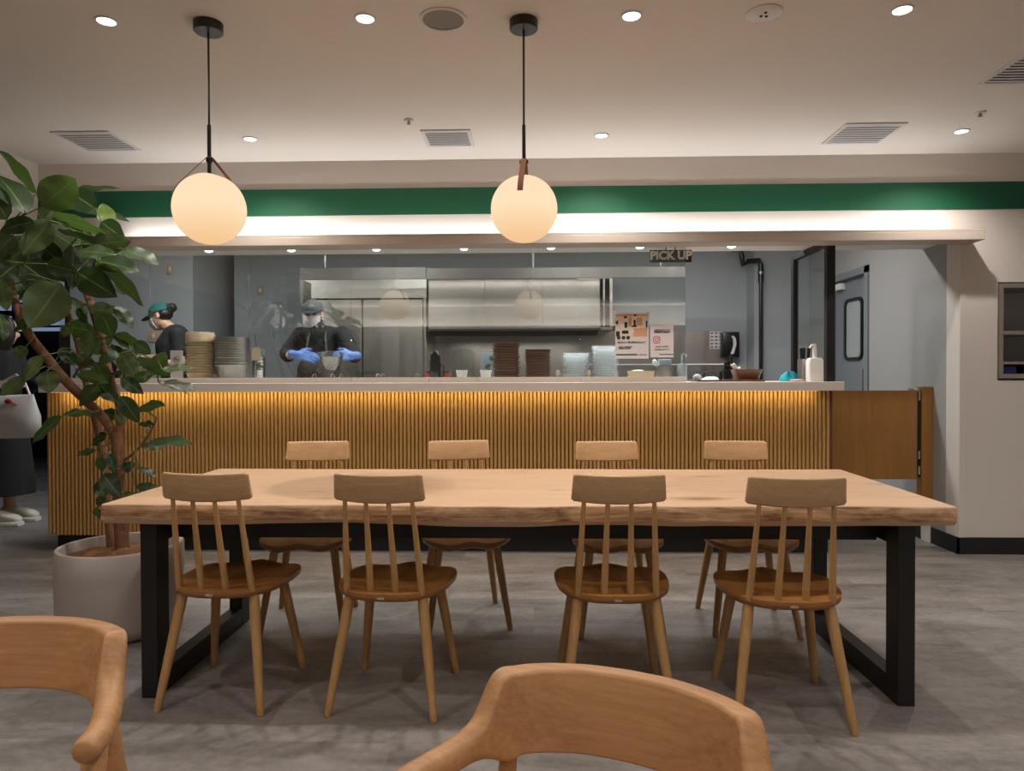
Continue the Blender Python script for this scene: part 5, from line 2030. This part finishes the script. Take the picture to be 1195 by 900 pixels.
g = G()
for k in range(10):
    a = 2 * PI * k / 10
    g.ell(hcl + R1 @ Vector((.036 * math.cos(a), .115, .035 + .036 * math.sin(a))), (.014, .012, .014), 8)
g.obj('scrunchie', plain('patterned_scrunchie', '3a3030', .9, var=.9, vscale=60), wk)

# --- customer at the far left, facing right
CY = 5.75
cu0 = onz(8, 612, 0.0)
cx0_ = pt(3, 500, CY).x
cs = thing('person', 'customer in black top and long black skirt with a silver bag at the far left', 'person', (cx0_, CY, 0))
o0 = Vector((cx0_, CY, 0))
cs.scale = (1.06, 1.06, 1.06)
R2 = Matrix.Rotation(math.radians(118), 3, 'Z') @ Matrix.Rotation(math.radians(8), 3, 'X')
hcl = Vector((.02, 0, 1.50))
g = G()
head(g, hcl, R2)
g.capsule((.0, 0, 1.43), .048, (-.02, 0, 1.34), .055)
g.chain([(-.02, 0, 1.26), (-.01, 0, 1.08), (-.02, 0, .88)], [.11, .105, .13])
sN, sF = Vector((-.02, -.165, 1.29)), Vector((-.02, .165, 1.29))
eN, eF = Vector((-.05, -.22, 1.03)), Vector((.06, .2, 1.06))
wN, wF = Vector((.17, -.20, 1.09)), Vector((.26, .1, 1.12))
g.capsule(sN, .05, sF, .05)
for s_, e_, w_ in ((sN, eN, wN), (sF, eF, wF)):
    g.chain([s_, e_, w_], [.047, .04, .027])
for s in (-1, 1):
    g.chain([(-.02, s * .08, .88), (-.01, s * .09, .47), (-.02, s * .09, .09)], [.09, .06, .04])
    g.capsule((-.02, s * .09, .06), .04, (.12, s * .095, .035), .03)
hand(g, wN, (.9, .1, .1), (0, .2, -1), (0, 1, .2), .95, .6)
hand(g, wF, (.9, -.1, .0), (0, .2, -1), (0, -1, .2), .95, .6)
fuse(g.obj('body', M['skin'], cs), .008, 3)
eyes(cs, hcl, R2)
g = G()
g.chain([(-.02, 0, 1.27), (-.01, 0, 1.08), (-.02, 0, .85)], [.135, .14, .15])
g.capsule(sN, .07, sF, .07)
for s_, e_, w_ in ((sN, eN, wN), (sF, eF, wF)):
    g.chain([s_, e_, e_.lerp(w_, .55)], [.075, .07, .055])
fuse(g.obj('top', M['cloth'], cs), .012, 4)
g = G()
rings = []
for z, r in ((.92, .14), (.85, .175), (.6, .205), (.4, .225), (.235, .24), (.23, .235), (.4, .2), (.8, .15)):
    rings.append([Vector((-.01 + r * math.cos(t) * (1 + .04 * math.sin(9 * t) * (1 - z)), r * .85 * math.sin(t) * (1 + .04 * math.cos(7 * t) * (1 - z)), z)) for t in [2 * PI * k / 48 for k in range(48)]])
g.rings(rings)
g.obj('skirt', M['cloth'], cs)
g = G()
g.ell(hcl + R2 @ Vector((0, .03, .03)), (.09, .10, .10), 14, R2)
g.ell(hcl + R2 @ Vector((0, .075, -.06)), (.085, .055, .14), 14, R2)
g.ell(hcl + R2 @ Vector((-.055, -.01, -.03)), (.045, .08, .15), 14, R2)
fuse(g.obj('hair', M['hair'], cs), .009, 4)
for s in (-1, 1):
    g = G()
    rings = []
    for y_, w_, h_ in ((-.085, .03, .05), (-.07, .042, .085), (-.02, .045, .10), (.04, .045, .085), (.10, .05, .065), (.16, .05, .05), (.195, .035, .035), (.205, .015, .02)):
        rings.append([Vector((y_, s * .095 + a, h_ / 2 + .028 + b)) for a, b in rrect(2 * w_, h_, min(w_, h_ / 2) * .7, 4)])
    g.rings(rings)
    sh_ = g.obj('sneaker', M['shoe'], cs)
    g = G()
    rings = []
    for y_, w_, h_ in ((-.10, .035, .03), (-.08, .05, .038), (0, .05, .034), (.1, .056, .034), (.17, .055, .034), (.21, .035, .03)):
        rings.append([Vector((y_, s * .095 + a, h_ / 2 + .0 + b)) for a, b in rrect(2 * w_, h_, .01, 3)])
    g.rings(rings)
    g.obj('sole', M['white'], sh_)
    g = G()
    for k in range(4):
        x_ = .0 + k * .025
        g.tube([(x_, s * .095 - .025, .115 - k * .012), (x_ + .01, s * .095, .122 - k * .012), (x_, s * .095 + .025, .115 - k * .012)], .004, 6)
    g.obj('laces', M['white'], sh_)
# bag on the forearm
bgc = pt(14, 486, CY - .28)
bg = thing('handbag', "slouchy silver leather bag on the customer's arm at the left edge", 'bag', (bgc.x, CY - .29, bgc.z))
g = G()
rings = []
for z, w_, d_ in ((-.17, .14, .05), (-.165, .20, .075), (-.10, .235, .10), (0, .225, .09), (.09, .20, .06), (.14, .19, .03), (.155, .185, .015)):
    rings.append([Vector((w_ * math.copysign(abs(math.cos(t)) ** .7, math.cos(t)) * (1 + .02 * math.sin(5 * t + z * 30)), d_ * math.sin(t) * (1 + .05 * math.sin(7 * t + z * 40)), z + .02 * abs(math.cos(t)) * (1 if z > 0 else 0))) for t in [2 * PI * k / 40 for k in range(40)]])
g.rings(rings)
g.obj('bag_body', M['bag'], bg)
G().tube([(-.15, 0, .15), (-.09, .03, .27), (.0, .06, .33), (.09, .03, .27), (.16, 0, .15)], .009, 8).obj('bag_handle', M['bag'], bg)
G().ell((.02, -.055, .12), (.03, .012, .02)).tube([(.03, -.055, .12), (.09, -.06, .09)], .004, 6).obj('bag_charm', M['red'], bg)

# ================================================================== RENDER SETTINGS
w_ = bpy.data.worlds.new('world')
SC.world = w_
w_.use_nodes = True
bgd = w_.node_tree.nodes['Background']
bgd.inputs[0].default_value = (.6, .7, .9, 1)
bgd.inputs[1].default_value = .02
SC.view_settings.view_transform = 'Standard'
SC.view_settings.look = 'None'
SC.view_settings.exposure = -0.25
SC.view_settings.gamma = 1.0
SC.view_settings.use_curve_mapping = False
SC.cycles.use_denoising = True
try:
    SC.cycles.denoiser = 'OPENIMAGEDENOISE'
except Exception:
    pass
SC.cycles.max_bounces = 8
SC.cycles.diffuse_bounces = 4
SC.cycles.glossy_bounces = 4
SC.cycles.transmission_bounces = 4
SC.cycles.transparent_max_bounces = 24
SC.cycles.sample_clamp_indirect = 4.0
SC.cycles.caustics_reflective = False
SC.cycles.caustics_refractive = False
